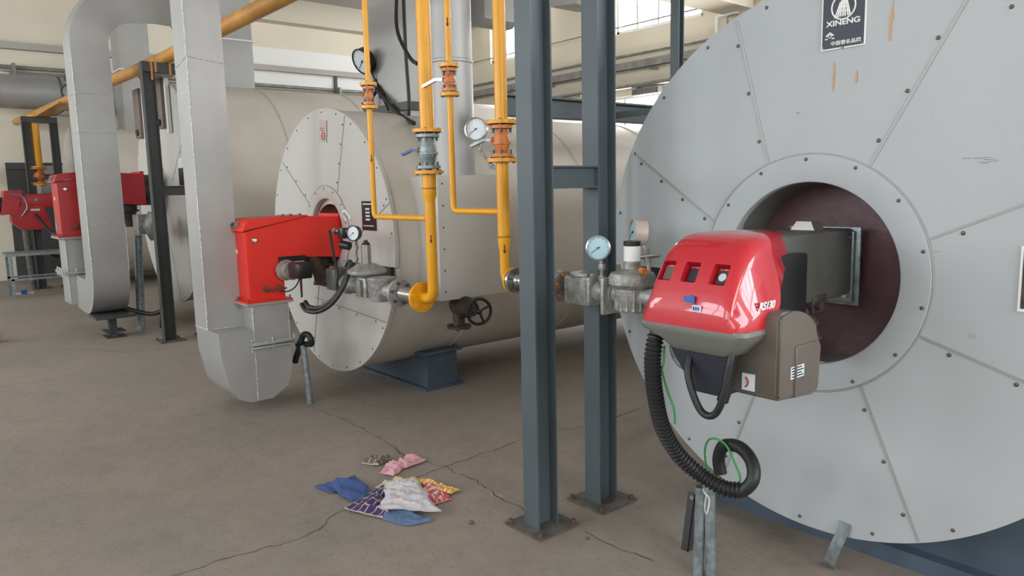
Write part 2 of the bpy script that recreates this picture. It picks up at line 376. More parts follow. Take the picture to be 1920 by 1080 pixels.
# dark door leaf set in the left wall
d_ = MB('darkdoor', 'frame'); d_.box((LEFT_X, 1.75, 0), (LEFT_X + 0.05, 3.4, 2.1)); d_.box((LEFT_X, 1.75, 2.1), (LEFT_X + 0.09, 3.4, 2.22)); d_.build('door_1', kind='structure')

# cable trays and pipes on the back and left wall
def tray(z, y0, x0, x1, label, h=0.1):
    t = MB('tray'); t.box((x0, y0, z), (x1, y0 + 0.2, z + 0.012)); t.box((x0, y0, z), (x1, y0 + 0.012, z + h)); t.box((x0, y0 + 0.188, z), (x1, y0 + 0.2, z + h))
    for k in range(int((x1 - x0) / 1.5)):
        x = x0 + 0.4 + k * 1.5; t.box((x, y0, z - 0.04), (x + 0.04, BACK_Y - .01, z))
    return t.build('cable_tray', label=label, cat='cable tray')
tray(3.84, 11.7, -16.2, 0.5, 'upper galvanised cable tray along the back wall under the windows', 0.16)
tray(3.5, 11.7, -13.6, 0.5, 'lower galvanised cable tray running under the other tray on the back wall', 0.06)
t = MB('tray'); t.cyl((-16.8, 11.85, 4.16), (1, 11.85, 4.16), 0.03); t.build('wall_pipe', label='thin grey pipe along the back wall just above the upper cable tray', cat='pipe')
t = MB('tray'); t.cyl((-16.8, 11.8, 4.72), (1, 11.3, 4.62), 0.012); t.build('stay_wire', label='thin wire stretched across the back windows', cat='wire')
t = MB('tray')
t.cyl((-16.9, 0.5, 3.98), (-16.9, 11.6, 3.98), 0.035); t.cyl((-16.75, 0.5, 3.84), (-16.75, 11.6, 3.84), 0.045)
for y in (2, 4.2, 6.4, 8.6, 10.8): t.box((LEFT_X + .01, y, 3.78), (-16.7, y + 0.05, 4.03))
t.build('pipe_pair', label='pair of grey pipes running along the far left wall below the ledge', cat='pipe')
t = MB('steel_dark'); t.box((LEFT_X, 8.6, 3.95), (LEFT_X + 0.07, 8.67, 4.32)); t.build('wall_bracket', label='short dark bracket hanging below the ledge of the left wall', cat='bracket')
r_ = thing('wall_lamp_box', 'small perforated grey box on the back wall beneath the lower cable tray', 'wall box', (-10.0, 11.9, 3.36))
t = MB('tray'); t.box((-10.3, 11.82, 3.34), (-9.62, 11.98, 3.47)); t.build('housing', r_)
t = MB('seam_dark')
for k in range(12): t.box((-10.27 + k * 0.054, 11.815, 3.36), (-10.245 + k * 0.054, 11.825, 3.45))
t.build('vent_slot', r_, kind='stuff')
t = MB('white', 'tray'); t.tube(fillet([(-8.35, 11.9, 3.9), (-8.35, 11.9, 4.55), (-7.9, 11.9, 4.55)], 0.05), 0.03); t.use('tray').tube(fillet([(-8.1, 11.88, 3.9), (-8.1, 11.88, 4.5), (-7.9, 11.88, 4.5)], 0.05), 0.02)
t.build('riser_conduit', label='white and grey conduits bent at the top right of the back wall', cat='conduit')

# ------------------------------------------------------------------ boilers
def disc_mesh(mb, cx, cz, Rr, hx, hz, hr, y, th=0.03, notch=None, seg=180):
    bm = mb.bm; O = []; I = []
    for k in range(seg):
        a = 2 * math.pi * k / seg; O.append(bm.verts.new((cx + Rr * math.cos(a), y, cz + Rr * math.sin(a)))); I.append(bm.verts.new((hx + hr * math.cos(a), y, hz + hr * math.sin(a))))
    fs = [mb._f([O[k], O[(k + 1) % seg], I[(k + 1) % seg], I[k]]) for k in range(seg)]
    if notch:
        x0, x1, z0, z1 = notch
        for co, no in (((x0, y, 0), (1, 0, 0)), ((x1, y, 0), (1, 0, 0)), ((0, y, z0), (0, 0, 1)), ((0, y, z1), (0, 0, 1))):
            bmesh.ops.bisect_plane(bm, geom=bm.verts[:] + bm.edges[:] + bm.faces[:], plane_co=co, plane_no=no)
        dl = [f for f in bm.faces if x0 < f.calc_center_median().x < x1 and z0 < f.calc_center_median().z < z1]
        bmesh.ops.delete(bm, geom=dl, context='FACES')
    r = bmesh.ops.extrude_face_region(bm, geom=bm.faces[:])
    bmesh.ops.translate(bm, verts=[v for v in r['geom'] if isinstance(v, bmesh.types.BMVert)], vec=(0, th, 0))
def strip(mb, p, q, y, w=0.009, h=0.003, m='seam', screws=0, off=0.02):
    p, q = Vector((p[0], y, p[1])), Vector((q[0], y, q[1])); d = (q - p).normalized(); n = Vector((d.z, 0, -d.x)); mb.use(m)
    a = [p + n * w / 2, q + n * w / 2, q - n * w / 2, p - n * w / 2]
    mb.hexa([v for v in a] + [v + Vector((0, -h, 0)) for v in a]); mb.use('screw')
    for k in range(screws):
        c = p.lerp(q, (k + 0.5) / screws) + n * off; mb.lathe(c, (0, -1, 0), [(0, .008), (.003, .007), (.005, .003)], 8)
def ring_screws(mb, cx, cz, r, y, n, a0=0.0, skip=None):
    mb.use('screw')
    for k in range(n):
        a = a0 + 2 * math.pi * k / n; x, z = cx + r * math.cos(a), cz + r * math.sin(a)
        if skip and skip[0] < x < skip[1] and skip[2] < z < skip[3]: continue
        mb.lathe((x, y, z), (0, -1, 0), [(0, .0075), (.003, .0065), (.005, .003)], 8)

def make_boiler(label, cx, cz, Rr, y, y1, hole, ring_r, sheet, body, recess_m, seams, notch=None, hoops=(), saddles=(), depth=0.22, nscr=40):
    hx, hz, hr = hole
    t = thing('boiler', label, 'boiler', (cx, y, 0))
    d = MB(sheet); disc_mesh(d, cx, cz, Rr, hx, hz, hr, y, notch=notch)
    ring_screws(d, cx, cz, Rr - 0.03, y, nscr, 0.1, notch)
    for s in seams: strip(d, s[0], s[1], y, screws=s[2] if len(s) > 2 else 4)
    d.build('front_cover', t)
    g = MB(sheet)
    # raised ring round the burner opening, with rolled lip
    prof = [(0.0, hr), (-0.006, hr + 0.002), (-0.010, hr + 0.01), (-0.008, ring_r - 0.006), (-0.002, ring_r), (0.0, ring_r)]
    g.lathe((hx, y, hz), (0, 1, 0), prof, 96, caps=False)
    g.use('seam'); g.torus((hx, y - 0.004, hz), (0, 1, 0), ring_r, 0.003, 96, 6)
    ring_screws(g, hx, hz, ring_r - 0.022, y - 0.008, 14, 0.25)
    g.build('opening_ring', t)
    b2 = MB(body); b2.lathe((cx, y + 0.04, cz), (0, 1, 0), [(0, hr + 0.03), (0, Rr - 0.012), (y1 - y, Rr - 0.012), (y1 - y + 0.12, Rr * 0.8), (y1 - y + 0.16, 0.01)], 128, caps=False)
    bo = b2.build('shell', t)
    for hy in hoops:
        h = MB('hoop'); h.lathe((cx, hy, cz), (0, 1, 0), [(-0.012, Rr - 0.014), (-0.009, Rr - 0.006), (0.009, Rr - 0.006), (0.012, Rr - 0.014)], 128, caps=False); h.build('hoop_seam', bo)
    rc = MB('grey_plastic' if recess_m == 'maroon' else recess_m); rc.lathe((hx, y + 0.01, hz), (0, 1, 0), [(0, hr + 0.004), (depth, hr - 0.004)], 64, caps=False); rc.use(recess_m).lathe((hx, y + 0.01, hz), (0, 1, 0), [(depth, hr), (depth, 0.001)], 64, caps=False); rc.build('burner_recess', t)
    for (sy, sx0, sx1, zt) in saddles:
        s = MB('saddle')
        s.box((sx0, sy, 0.0), (sx1, sy + 0.36, 0.02)); s.box((sx0 + 0.03, sy + 0.04, 0.02), (sx1 - 0.03, sy + 0.32, zt - 0.02)); s.box((sx0 - 0.0, sy + 0.0, zt - 0.02), (sx1, sy + 0.36, zt), bev=0.004)
        zc = cz - math.sqrt(max(Rr ** 2 - (sx1 - 0.25 - cx) ** 2, 0.01))
        s.box((sx0 + 0.2, sy + 0.06, zt), (sx1 - 0.16, sy + 0.3, zt + 0.1))
        s.build('saddle', t)
    return t

near = make_boiler('large white boiler nearest the camera with round red-brown burner opening', -1.4456, 1.2224, 1.0724, 2.751, 8.5,
    (-1.495, 1.187, 0.358), 0.468, 'sheet', 'sheet_body', 'maroon',
    [((-0.9, 2.25), (-1.264, 1.597), 4), ((-1.05, 1.34), (-0.46, 1.60), 3), ((-1.06, 0.996), (-0.45, 0.80), 3), ((-1.266, 0.786), (-1.03, 0.24), 3),
     ((-1.67, 0.76), (-1.86, 0.25), 3), ((-2.385, 1.705), (-1.905, 1.37), 4), ((-1.83, 2.21), (-1.67, 1.62), 3)],
    notch=(-2.8, -2.1, 0.985, 1.16), hoops=(3.4, 4.6, 5.8), depth=0.2, nscr=22)
s = MB('saddle')
s.prism([(-2.06, 2.98, 0.0), (-0.35, 2.98, 0.0), (-0.35, 2.98, 0.07), (-2.06, 2.98, 0.07)], (0, 0.5, 0))
s.prism([(-1.95, 3.04, 0.07), (-0.6, 3.04, 0.07), (-0.6, 3.04, 0.45), (-0.9, 3.04, 0.33), (-1.45, 3.04, 0.17), (-1.75, 3.04, 0.21), (-1.95, 3.04, 0.3)], (0, 0.3, 0))
s.build('saddle', near)
# maker's plate on the near boiler
Y0 = 2.748
plt = thing('maker_plate', 'black maker plate with a white ring emblem, XINENG lettering and Chinese characters', 'name plate', (-1.38, Y0, 2.12))
px0, px1, pz0, pz1 = -1.462, -1.297, 2.03, 2.236
p = MB('white'); p.box((px0, Y0 - 0.003, pz0), (px1, Y0 + 0.003, pz1)); p.build('backing', plt)
p = MB('navy'); p.box((px0 + .005, Y0 - 0.0042, pz0 + .005), (px1 - .005, Y0 - 0.003, pz1 - .005)); p.build('black_panel', plt)
pcx, pcz = (px0 + px1) / 2, 2.177
p = MB('white'); p.torus((pcx, Y0 - 0.005, pcz), (0, -1, 0), 0.044, 0.003, 60, 6, a0=R(-236), a1=R(56)); 
ring = p.build('emblem_ring', plt)
p = MB('white')
for k, (xa, xb, zt) in enumerate([(-.030, -.012, .018), (-.021, -.006, .024), (-.012, -.003, .026), (-.002, .001, .026), (.007, .004, .028), (.018, .008, .028), (.026, .012, .026)]):
    p.hexa([(pcx + xa - .003, Y0 - .0044, pcz - .034), (pcx + xa + .003, Y0 - .0044, pcz - .034), (pcx + xa + .003, Y0 - .0056, pcz - .034), (pcx + xa - .003, Y0 - .0056, pcz - .034),
            (pcx + xb - .0018, Y0 - .0044, pcz + zt), (pcx + xb + .0018, Y0 - .0044, pcz + zt), (pcx + xb + .0018, Y0 - .0056, pcz + zt), (pcx + xb - .0018, Y0 - .0056, pcz + zt)])
for z_, w_ in ((.024, .014), (.012, .018), (-.002, .021), (-.016, .026)): p.box((pcx - w_ + .002, Y0 - .0055, pcz + z_), (pcx + w_ - .002, Y0 - .0045, pcz + z_ + .003))
p.box((pcx - .034, Y0 - .0055, pcz - .037), (pcx - .02, Y0 - .0045, pcz - .032)); p.build('emblem_strokes', plt)
text_mesh('XINENG', 0.027, (pcx, Y0 - 0.0046, 2.122), FACE_FRONT, 'white', 'lettering', plt, bold=0.0006, sx=1.25)
text_mesh('\u4e2d\u56fd\u8457\u540d\u54c1\u724c', 0.0165, (pcx + .012, Y0 - 0.0046, 2.05), FACE_FRONT, 'white', 'lettering', plt, bold=0.0002, sx=1.15)
text_mesh('\u00ae', 0.022, (px1 - .017, Y0 - 0.0046, 2.215), FACE_FRONT, 'white', 'lettering', plt)
p = MB('white')
for sgn in (1, -1):
    for k in range(2):
        pass
p.prism([(px0 + .018, Y0 - .0045, 2.082), (px0 + .034, Y0 - .0045, 2.094), (px0 + .050, Y0 - .0045, 2.082), (px0 + .046, Y0 - .0045, 2.078), (px0 + .034, Y0 - .0045, 2.088), (px0 + .022, Y0 - .0045, 2.078)], (0, -.001, 0))
p.torus((px0 + .034, Y0 - .005, 2.078), (0, -1, 0), .0055, .0013, 20, 5)
p.box((px0 + .016, Y0 - .0055, 2.068), (px0 + .026, Y0 - .0045, 2.072)); p.box((px0 + .042, Y0 - .0055, 2.068), (px0 + .052, Y0 - .0045, 2.072))
p.build('quality_mark', plt)
p = MB('screw')
for (x, z) in ((px0 + .01, pz0 + .01), (px1 - .01, pz0 + .01), (px0 + .01, pz1 - .01), (px1 - .01, pz1 - .01), (pcx, pz0 + .004)): p.lathe((x, Y0 - .003, z), (0, -1, 0), [(0, .005), (.003, .004)], 10)
p.build('screw', plt, kind='stuff')
# second plate at the right picture edge
p = thing('brass_plate', 'dark plate with pale border at the right edge of the near boiler front', 'name plate', (-0.70, Y0, 1.22))
q = MB('white'); q.box((-0.772, Y0 - .003, 1.12), (-0.56, Y0 + .003, 1.33)); q.build('backing', p)
q = MB('iron'); q.box((-0.764, Y0 - .0045, 1.13), (-0.568, Y0 - .003, 1.32)); q.build('panel', p)
# orange-brown drips of paint on the near front
def drip(pts, label):
    q = MB('yellow_old'); q.prism([(x, 2.7505, z) for x, z in pts], (0, -0.002, 0)); q.build('paint_drip', label=label, cat='paint drip', group='paint drips on the near boiler')
drip([(-1.207, 2.145), (-1.203, 2.19), (-1.205, 2.145), (-1.203, 2.10), (-1.208, 2.095), (-1.210, 2.03), (-1.214, 2.03), (-1.214, 2.09), (-1.211, 2.12)], 'longest ochre paint drip right of the maker plate')
drip([(-1.408, 1.985), (-1.406, 1.94), (-1.409, 1.88), (-1.413, 1.88), (-1.412, 1.94)], 'thin ochre paint drip below the maker plate, left one')
drip([(-1.322, 1.945), (-1.32, 1.92), (-1.323, 1.90), (-1.326, 1.90), (-1.325, 1.92)], 'short ochre paint drip below the maker plate, right one')
q = MB('seam_dark')
for (x, z, L_, a_) in ((-1.553, 1.815, .016, -.35), (-1.548, 1.811, .012, -.5), (-0.944, 1.613, .03, 0), (-0.90, 1.612, .05, .02), (-0.88, 1.606, .035, .05), (-0.87, 1.600, .04, .1), (-0.895, 1.596, .03, -.2), (-0.905, 1.02, .018, 1.4), (-0.895, 1.022, .014, 1.3), (-0.888, 1.02, .01, 1.5), (-1.02, 1.30, .016, 0), (-1.06, 1.77, .01, 1.5)):
    dx_, dz_ = math.cos(a_) * L_ / 2, math.sin(a_) * L_ / 2; q.prism([(x - dx_, 2.7505, z - dz_ - .0006), (x + dx_, 2.7505, z + dz_ - .0003), (x + dx_, 2.7505, z + dz_ + .0003), (x - dx_, 2.7505, z - dz_ + .0006)], (0, -.001, 0))
q.build('scuff_mark', near, kind='stuff')
# bent metal strip under the near boiler
q = MB('galv'); P = smooth_path([(-1.300, 2.742, 0.22), (-1.305, 2.738, 0.18), (-1.33, 2.73, 0.1), (-1.352, 2.74, 0.03), (-1.36, 2.78, 0.006)], 6)
q.rectsweep(P, 0.022, 0.0015, (1, 0, 0)); q.build('metal_strip', label='loose bent galvanised strip screwed to the bottom rim of the near boiler', cat='metal strip')

mid = make_boiler('mid-sized off-white boiler in the middle with the orange-red burner', -5.344, 1.162, 1.012, 2.58, 9.0,
    (-5.33, 1.235, 0.262), 0.36, 'sheet_old', 'sheet_body', 'pink',
    [((-4.953, 2.09), (-5.13, 1.54), 4), ((-4.37, 1.47), (-4.99, 1.15), 4), ((-5.5, 0.92), (-5.70, 0.24), 3), ((-5.62, 1.45), (-6.1, 1.80), 3), ((-5.62, 0.70), (-4.5, 0.635), 4)],
    notch=(-5.2, -4.2, 0.80, 1.03), hoops=(3.35, 4.5, 5.65, 6.8), saddles=[(3.03, -5.95, -4.72, 0.3), (6.9, -5.95, -4.72, 0.3)], depth=0.2, nscr=26)
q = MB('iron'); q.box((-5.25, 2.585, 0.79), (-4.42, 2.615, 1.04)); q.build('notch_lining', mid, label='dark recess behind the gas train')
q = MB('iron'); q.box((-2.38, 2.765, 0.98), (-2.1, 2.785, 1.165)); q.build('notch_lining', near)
left3 = make_boiler('tall white boiler left of the middle, behind the dark steel frame', -10.0, 1.56, 1.37, 2.7, 9.5,
    (-10.35, 1.62, 0.28), 0.36, 'sheet_old', 'sheet_body', 'pink',
    [((-9.75, 1.72), (-8.95, 2.4), 3), ((-10.15, 1.15), (-9.8, 0.3), 3)], hoops=(3.8, 5.0), saddles=[(6.0, -10.8, -9.2, 0.22)], nscr=46)
left4 = make_boiler('farthest white boiler at the left, behind the silver duct', -15.0, 1.45, 1.32, 2.55, 9.5,
    (-15.0, 1.55, 0.33), 0.44, 'sheet_old', 'sheet_body', 'pink', [((-15.2, 2.05), (-15.9, 2.3), 2)], hoops=(3.8,), saddles=[(6.0, -15.8, -14.2, 0.22)], nscr=46)

# small plates on the middle boiler
p = thing('notice_label', 'narrow tilted notice with red print high on the middle boiler front', 'label', (-5.3, 2.577, 2.0))
rt = Matrix.Rotation(R(8), 3, 'Y')
q = MB('beige'); q.box((-5.365, 2.573, 1.925), (-5.245, 2.578, 2.085), rot=rt); q.build('backing', p)
q = MB('red_old'); q.torus((-5.296, 2.572, 1.965), (0, -1, 0), 0.026, 0.0035, 20, 5); q.box((-5.322, 2.5715, 1.962), (-5.27, 2.5725, 1.968)); q.box((-5.34, 2.5715, 2.005), (-5.28, 2.5725, 2.011), rot=rt); q.box((-5.345, 2.5715, 2.022), (-5.285, 2.5725, 2.028), rot=rt); q.build('red_print', p)
def data_plate(x, y, z, w, h, label):
    p = thing('data_plate', label, 'name plate', (x, y, z))
    q = MB('blackm'); q.box((x - w / 2, y - .005, z - h / 2), (x + w / 2, y, z + h / 2)); q.build('panel', p)
    q = MB('dial')
    for k in range(4): q.box((x - w * .22, y - .006, z + h * (.2 - k * .12)), (x + w * .1, y - .0052, z + h * (.26 - k * .12)))
    q.box((x - w * .4, y - .006, z + h * .38), (x + w * .35, y - .0052, z + h * .42)); q.box((x - w * .4, y - .006, z - h * .36), (x + w * .35, y - .0052, z - h * .33)); q.build('printed_rows', p, kind='stuff')
data_plate(-4.66, 2.577, 1.375, 0.19, 0.205, 'black data plate with white fields on the middle boiler front')
data_plate(-9.05, 2.697, 1.38, 0.20, 0.25, 'small black data plate on the white boiler behind the dark frame')
# boiler 3 level gauges and fittings
def level_gauge(x0, x1, z0, z1, y, label):
    q = thing('level_gauge', label, 'level gauge', (x0, y, z0), group='level gauges')
    g = MB('brown'); g.box((x0, y - .08, z0), (x1, y, z1), bev=.01); g.build('housing', q)
    g = MB('white'); g.box((x1, y - .04, z0 - .06), (x1 + .07, y, z1 + .05)); g.build('side_strip', q)
    g = MB('iron'); g.lathe(((x0 + x1) / 2, y - .08, z0 + .07), (0, -1, 0), [(0, .04), (.02, .04), (.03, .02)], 16); g.build('drain_cap', q)
level_gauge(-10.92, -10.66, 2.3, 2.93, 2.69, 'brown level gauge column left of the dark frame post')
level_gauge(-9.85, -9.62, 2.35, 2.96, 2.69, 'brown level gauge column right of the dark frame post')
q = MB('silver'); q.box((-9.95, 2.45, 2.93), (-8.95, 2.75, 3.12), bev=.04); q.build('top_housing', left3)
q = MB('blackm', 'white'); q.box((-9.33, 2.66, 1.66), (-9.13, 2.70, 1.86)); q.use('white'); q.box((-9.38, 2.68, 1.82), (-9.08, 2.70, 1.98)); q.build('control_box', label='small white and black switch box on the boiler behind the dark frame', cat='switch box')

# ------------------------------------------------------------------ stacks on the boilers
st = thing('square_flue', 'big square silver-grey flue rising from the middle boiler', 'flue', (-5.4, 3.5, 2.1))
q = MB('silver'); q.box((-5.72, 3.2, 1.95), (-5.08, 3.78, 5.88)); q.build('flue_duct', st)
q = MB('seam_dark'); q.box((-5.75, 3.17, 2.17), (-5.05, 3.81, 2.235)); q.build('base_seal', st)
st3 = thing('square_flue', 'square pale flue rising behind the yellow pipe on the tall left boiler', 'flue', (-10.1, 3.6, 2.8))
q = MB('silver'); q.box((-10.75, 3.3, 2.7), (-10.1, 3.95, 5.88)); q.build('flue_duct', st3)
q = MB('white'); q.box((-10.77, 3.28, 3.55), (-10.08, 3.97, 3.57)); q.build('joint_strip', st3)
eb = thing('side_heater_box', 'white sheet-metal box on the side of the middle boiler under the round duct', 'heater box', (-4.3, 3.0, 0.8))
q = MB('sheet_old'); q.box((-4.62, 2.78, 0.8), (-4.1, 3.36, 1.64), bev=.006); q.use('screw')
for k in range(6): q.lathe((-4.10, 2.82, .86 + k * .145), (1, 0, 0), [(0, .007), (.004, .005)], 8)
for k in range(6): q.lathe((-4.10, 3.32, .86 + k * .145), (1, 0, 0), [(0, .007), (.004, .005)], 8)
q.build('casing', eb)
rd = thing('round_duct', 'round white-grey duct standing on the box beside the middle boiler', 'duct', (-4.33, 3.1, 1.64))
q = MB('silver'); q.cyl((-4.36, 3.1, 1.64), (-4.36, 3.1, 5.88), 0.155, seg=48); q.build('duct_tube', rd)
for z in (2.42, 3.4):
    q = MB('silver'); q.lathe((-4.36, 3.1, z), (0, 0, 1), [(-.014, .155), (-.008, .161), (.008, .161), (.014, .155)], 48, caps=False); q.build('joint_ring', rd)
q = thing('galvanised_duct_end', 'boxy galvanised duct end hanging at the top right of the round duct', 'duct', (-4.4, 4.4, 3.2))
g = MB('silver'); g.box((-5.30, 3.95, 2.95), (-5.04, 4.3, 5.88)); g.prism([(-5.30, 3.95, 2.95), (-5.04, 3.95, 2.95), (-5.10, 3.95, 2.91), (-5.22, 3.95, 2.91)], (0, .35, 0)); g.build('duct_tube', q)
q = MB('ceil'); q.prism([(-4.5, 4, 2.98), (-4.3, 4, 2.90), (-4.02, 4, 2.87), (-3.97, 4, 2.92), (-3.97, 4, 3.4), (-4.5, 4, 3.4)], (0, .3, 0)); q.box((-4.25, 4.1, 3.4), (-4.15, 4.2, 5.88)); q.build('overhead_duct', label='dull grey duct crossing overhead between the two near steel posts', cat='duct')
# blowdown valve under the box
v = thing('blowdown_valve', 'dark cast-iron valve with spoked handwheel under the side box', 'valve', (-4.15, 2.9, 0.75))
q = MB('iron'); q.lathe((-4.25, 3.0, 0.74), (1, -.15, 0), [(0, .05), (.05, .07), (.16, .075), (.2, .055), (.26, .05), (.27, .03)], 24); q.cyl((-4.17, 2.97, .76), (-4.17, 2.97, .60), .042); q.use('iron').flange((-4.17, 2.97, .595), (0, 0, 1), .085, .02, 4, .008)
q.cyl((-3.99, 2.96, .735), (-3.9, 2.945, .735), .014); q.build('valve_body', v)
q = MB('blackm'); q.torus((-3.9, 2.945, .735), (1, -.25, 0), .085, .011, 32, 8); q.sphere((-3.9, 2.945, .735), .022)
for k in range(4):
    a = k * math.pi / 2 + .4; u, w = frame_of(Vector((1, -.25, 0))); q.cyl((-3.9, 2.945, .735), Vector((-3.9, 2.945, .735)) + (u * math.cos(a) + w * math.sin(a)) * .083, .008, seg=8)
q.build('handwheel', v)
# ------------------------------------------------------------------ gauges
def make_gauge(name_label, c, d, r, case, dial, stem_pts, stem_m='cast', depth=.035, group=None, needle=2.2, cat='pressure gauge'):
    c = Vector(c); d = Vector(d).normalized(); t = thing('pressure_gauge', name_label, cat, tuple(c), group)
    q = MB(case); q.lathe(c - d * depth, d, [(0, r * .9), (.004, r * .97), (depth, r), (depth + .006, r * 1.04), (depth + .008, r * .93), (depth + .002, r * .92)], 40, caps=False); q.lathe(c - d * depth, d, [(0, .001), (0, r * .9)], 40, caps=False); q.build('case', t)
    q = MB(dial, 'blackm'); q.lathe(c, d, [(0, r * .925), (.0008, .001)], 40, caps=False)
    u = Vector((0, 0, 1)) - d * d.z; u.normalize(); w = u.cross(d); q.use('blackm')
    for k in range(11):
        a = R(-135 + 27 * k); e = u * math.cos(a) - w * math.sin(a); f = d.cross(e)
        A, B = c + e * r * .72 + d * .0012, c + e * r * .86 + d * .0012
        q._f([q.bm.verts.new(A + f * r * .012), q.bm.verts.new(B + f * r * .012), q.bm.verts.new(B - f * r * .012), q.bm.verts.new(A - f * r * .012)])
    q.build('dial_face', t)
    q = MB('blackm'); a = needle; e = u * math.cos(a) - w * math.sin(a); q.cyl(c - e * r * .2 + d * .004, c + e * r * .75 + d * .004, r * .02, seg=6); q.cyl(c, c + d * .007, r * .08, seg=10); q.build('needle', t)
    q = MB(stem_m); q.tube(stem_pts, .009, 10)
    for i in range(1, len(stem_pts) - 1): q.cyl(Vector(stem_pts[i]) - Vector((0, 0, .012)), Vector(stem_pts[i]) + Vector((0, 0, .012)), .016, seg=6)
    q.build('stem', t); return t
CAMDIR = Vector((0.55, -0.83, 0.05))
make_gauge('steel-rimmed gauge with pale blue dial above the gas valve box of the near boiler', (-2.22, 2.33, 1.283), (0.55, -0.83, 0.08), .052, 'chrome', 'dial_blue', [(-2.22, 2.345, 1.232), (-2.22, 2.35, 1.20), (-2.222, 2.355, 1.15), (-2.222, 2.36, 1.09)])
make_gauge('beige-cased gauge turned away at the left of the red burner cover', (-2.145, 2.47, 1.345), (-0.55, -0.83, 0.1), .058, 'beige', 'dial_blue', [(-2.105, 2.49, 1.29), (-2.09, 2.49, 1.262), (-2.08, 2.49, 1.23), (-2.06, 2.48, 1.15)], depth=.055)
q = MB('chrome'); q.cyl((-2.13, 2.47, 1.235), (-2.02, 2.50, 1.25), .009, seg=8); q.build('gauge_cock', label='small cross cock below the beige gauge', cat='valve')
make_gauge('black-rimmed gauge with white dial by the orange-red burner', (-4.42, 2.32, 1.275), (0.45, -0.88, 0.05), .05, 'blackm', 'dial', [(-4.42, 2.34, 1.225), (-4.43, 2.345, 1.18), (-4.45, 2.35, 1.10), (-4.45, 2.36, 1.0)], stem_m='chrome')
make_gauge('large gauge with grey dial on the round duct behind the small yellow pipe', (-3.32, 2.52, 1.872), (0.55, -0.83, 0.08), .062, 'chrome', 'dial', [(-3.32, 2.54, 1.81), (-3.30, 2.53, 1.76), (-3.1, 2.45, 1.66), (-2.93, 2.37, 1.64)])
gg = make_gauge('big black steam gauge tilted on its tube beside the square flue', (-5.60, 3.10, 2.60), (.15, -.88, -.45), .105, 'blackm', 'dial', [(-5.58, 3.16, 2.55), (-5.56, 3.19, 2.45), (-5.52, 3.2, 2.37), (-5.25, 3.12, 2.18)], stem_m='black', depth=.06)
v = thing('needle_valve', 'black needle valve with small blue handwheel on the tilted gauge tube', 'valve', (-5.53, 3.18, 2.36))
q = MB('black'); q.cyl((-5.50, 3.18, 2.40), (-5.58, 3.12, 2.26), .022, seg=10); q.cyl((-5.60, 3.22, 2.45), (-5.42, 3.17, 2.31), .028, seg=10); q.build('valve_body', v)
q = MB('blue'); q.torus((-5.595, 3.11, 2.245), (-.5, -.4, -.8), .035, .007, 20, 6); q.cyl((-5.62, 3.09, 2.24), (-5.57, 3.13, 2.25), .006, seg=6); q.build('handwheel', v)
def cable(name, pts, r, m, label, cat='cable', group=None, n=8):
    q = MB(m); q.tube(smooth_path(pts, n), r, 16); return q.build(name, label=label, cat=cat, group=group)
cable('steam_hose', [(-5.05, 3.15, 3.3), (-5.03, 3.1, 2.96), (-4.95, 3.05, 2.72), (-4.72, 3.0, 2.5), (-4.62, 3.0, 2.44)], .014, 'black', 'black hose curving to the right in front of the square flue')
cable('steam_hose', [(-5.03, 3.17, 3.3), (-5.04, 3.17, 2.98), (-5.04, 3.17, 2.6), (-5.02, 3.17, 2.25), (-5.0, 3.15, 2.12)], .014, 'black', 'black hose hanging straight down beside the square flue')
cable('steam_hose', [(-5.55, 3.17, 2.40), (-5.35, 3.15, 2.28), (-5.1, 3.13, 2.13), (-4.92, 3.1, 2.07), (-4.7, 3.0, 2.03)], .017, 'black', 'thick black hose sloping from the tilted gauge to the boiler top')
cable('steam_hose', [(-5.12, 3.15, 2.14), (-5.13, 3.1, 2.08), (-5.05, 3.05, 2.0), (-4.93, 3.0, 1.96), (-4.8, 2.95, 1.96)], .010, 'black', 'thin black hose drooping in a loop behind the thick yellow pipe')

# ------------------------------------------------------------------ steel frames carrying the gas main
def hbeam(mb, a, b_, w=0.11, h=0.11, tf=.012, tw=.01, flange_axis='x'):
    # vertical H column: flanges face +-y (flange_axis x) so their broad faces run along x
    x, y = a[0], a[1]; z0, z1 = a[2], b_[2]
    mb.box((x - w / 2, y - h / 2, z0), (x + w / 2, y - h / 2 + tf, z1)); mb.box((x - w / 2, y + h / 2 - tf, z0), (x + w / 2, y + h / 2, z1)); mb.box((x - tw / 2, y - h / 2, z0), (x + tw / 2, y + h / 2, z1))
def pipe_frame(label, x, ya, yb, top, main, dk, crossz=1.6, hz=.10, xt=None):
    t = thing('pipe_support', label, 'steel frame', (x, (ya + yb) / 2, 0), group='steel pipe frames')
    tp = []
    for y in (ya, yb):
        q = MB(main); z1 = top
        q.box((x - .05, y - .06, .012), (x + .05, y - .052, z1)); q.box((x - .05, y + .052, .012), (x + .05, y + .06, z1)); q.box((x - .004, y - .053, .012), (x + .004, y + .053, z1)); q.build('post', t)
        q = MB('plate'); q.box((x - .12, y - .12, 0), (x + .12, y + .13, .012)); q.use('rust')
        for sx in (-1, 1):
            for s_y in (-1, 1): q.cyl((x + sx * .1, y + .005 + s_y * .105, .011), (x + sx * .1, y + .005 + s_y * .105, .03), .012, seg=6)
        q.build('base_plate', t)
    q = MB(main); q.box((x - .05, ya + .06, crossz - hz / 2), (x + .05, yb - .06, crossz - hz / 2 + .008)); q.box((x - .05, ya + .06, crossz + hz / 2 - .008), (x + .05, yb - .06, crossz + hz / 2)); q.use(dk); q.box((x + .02, ya + .06, crossz - hz / 2 + .008), (x + .028, yb - .06, crossz + hz / 2 - .008)); q.build('cross_beam', t)
    q = MB(main); q.box((x - .05, ya - .06, top), (x + .05, yb + .06, top + .10)); q.build('top_beam', t)
    return t
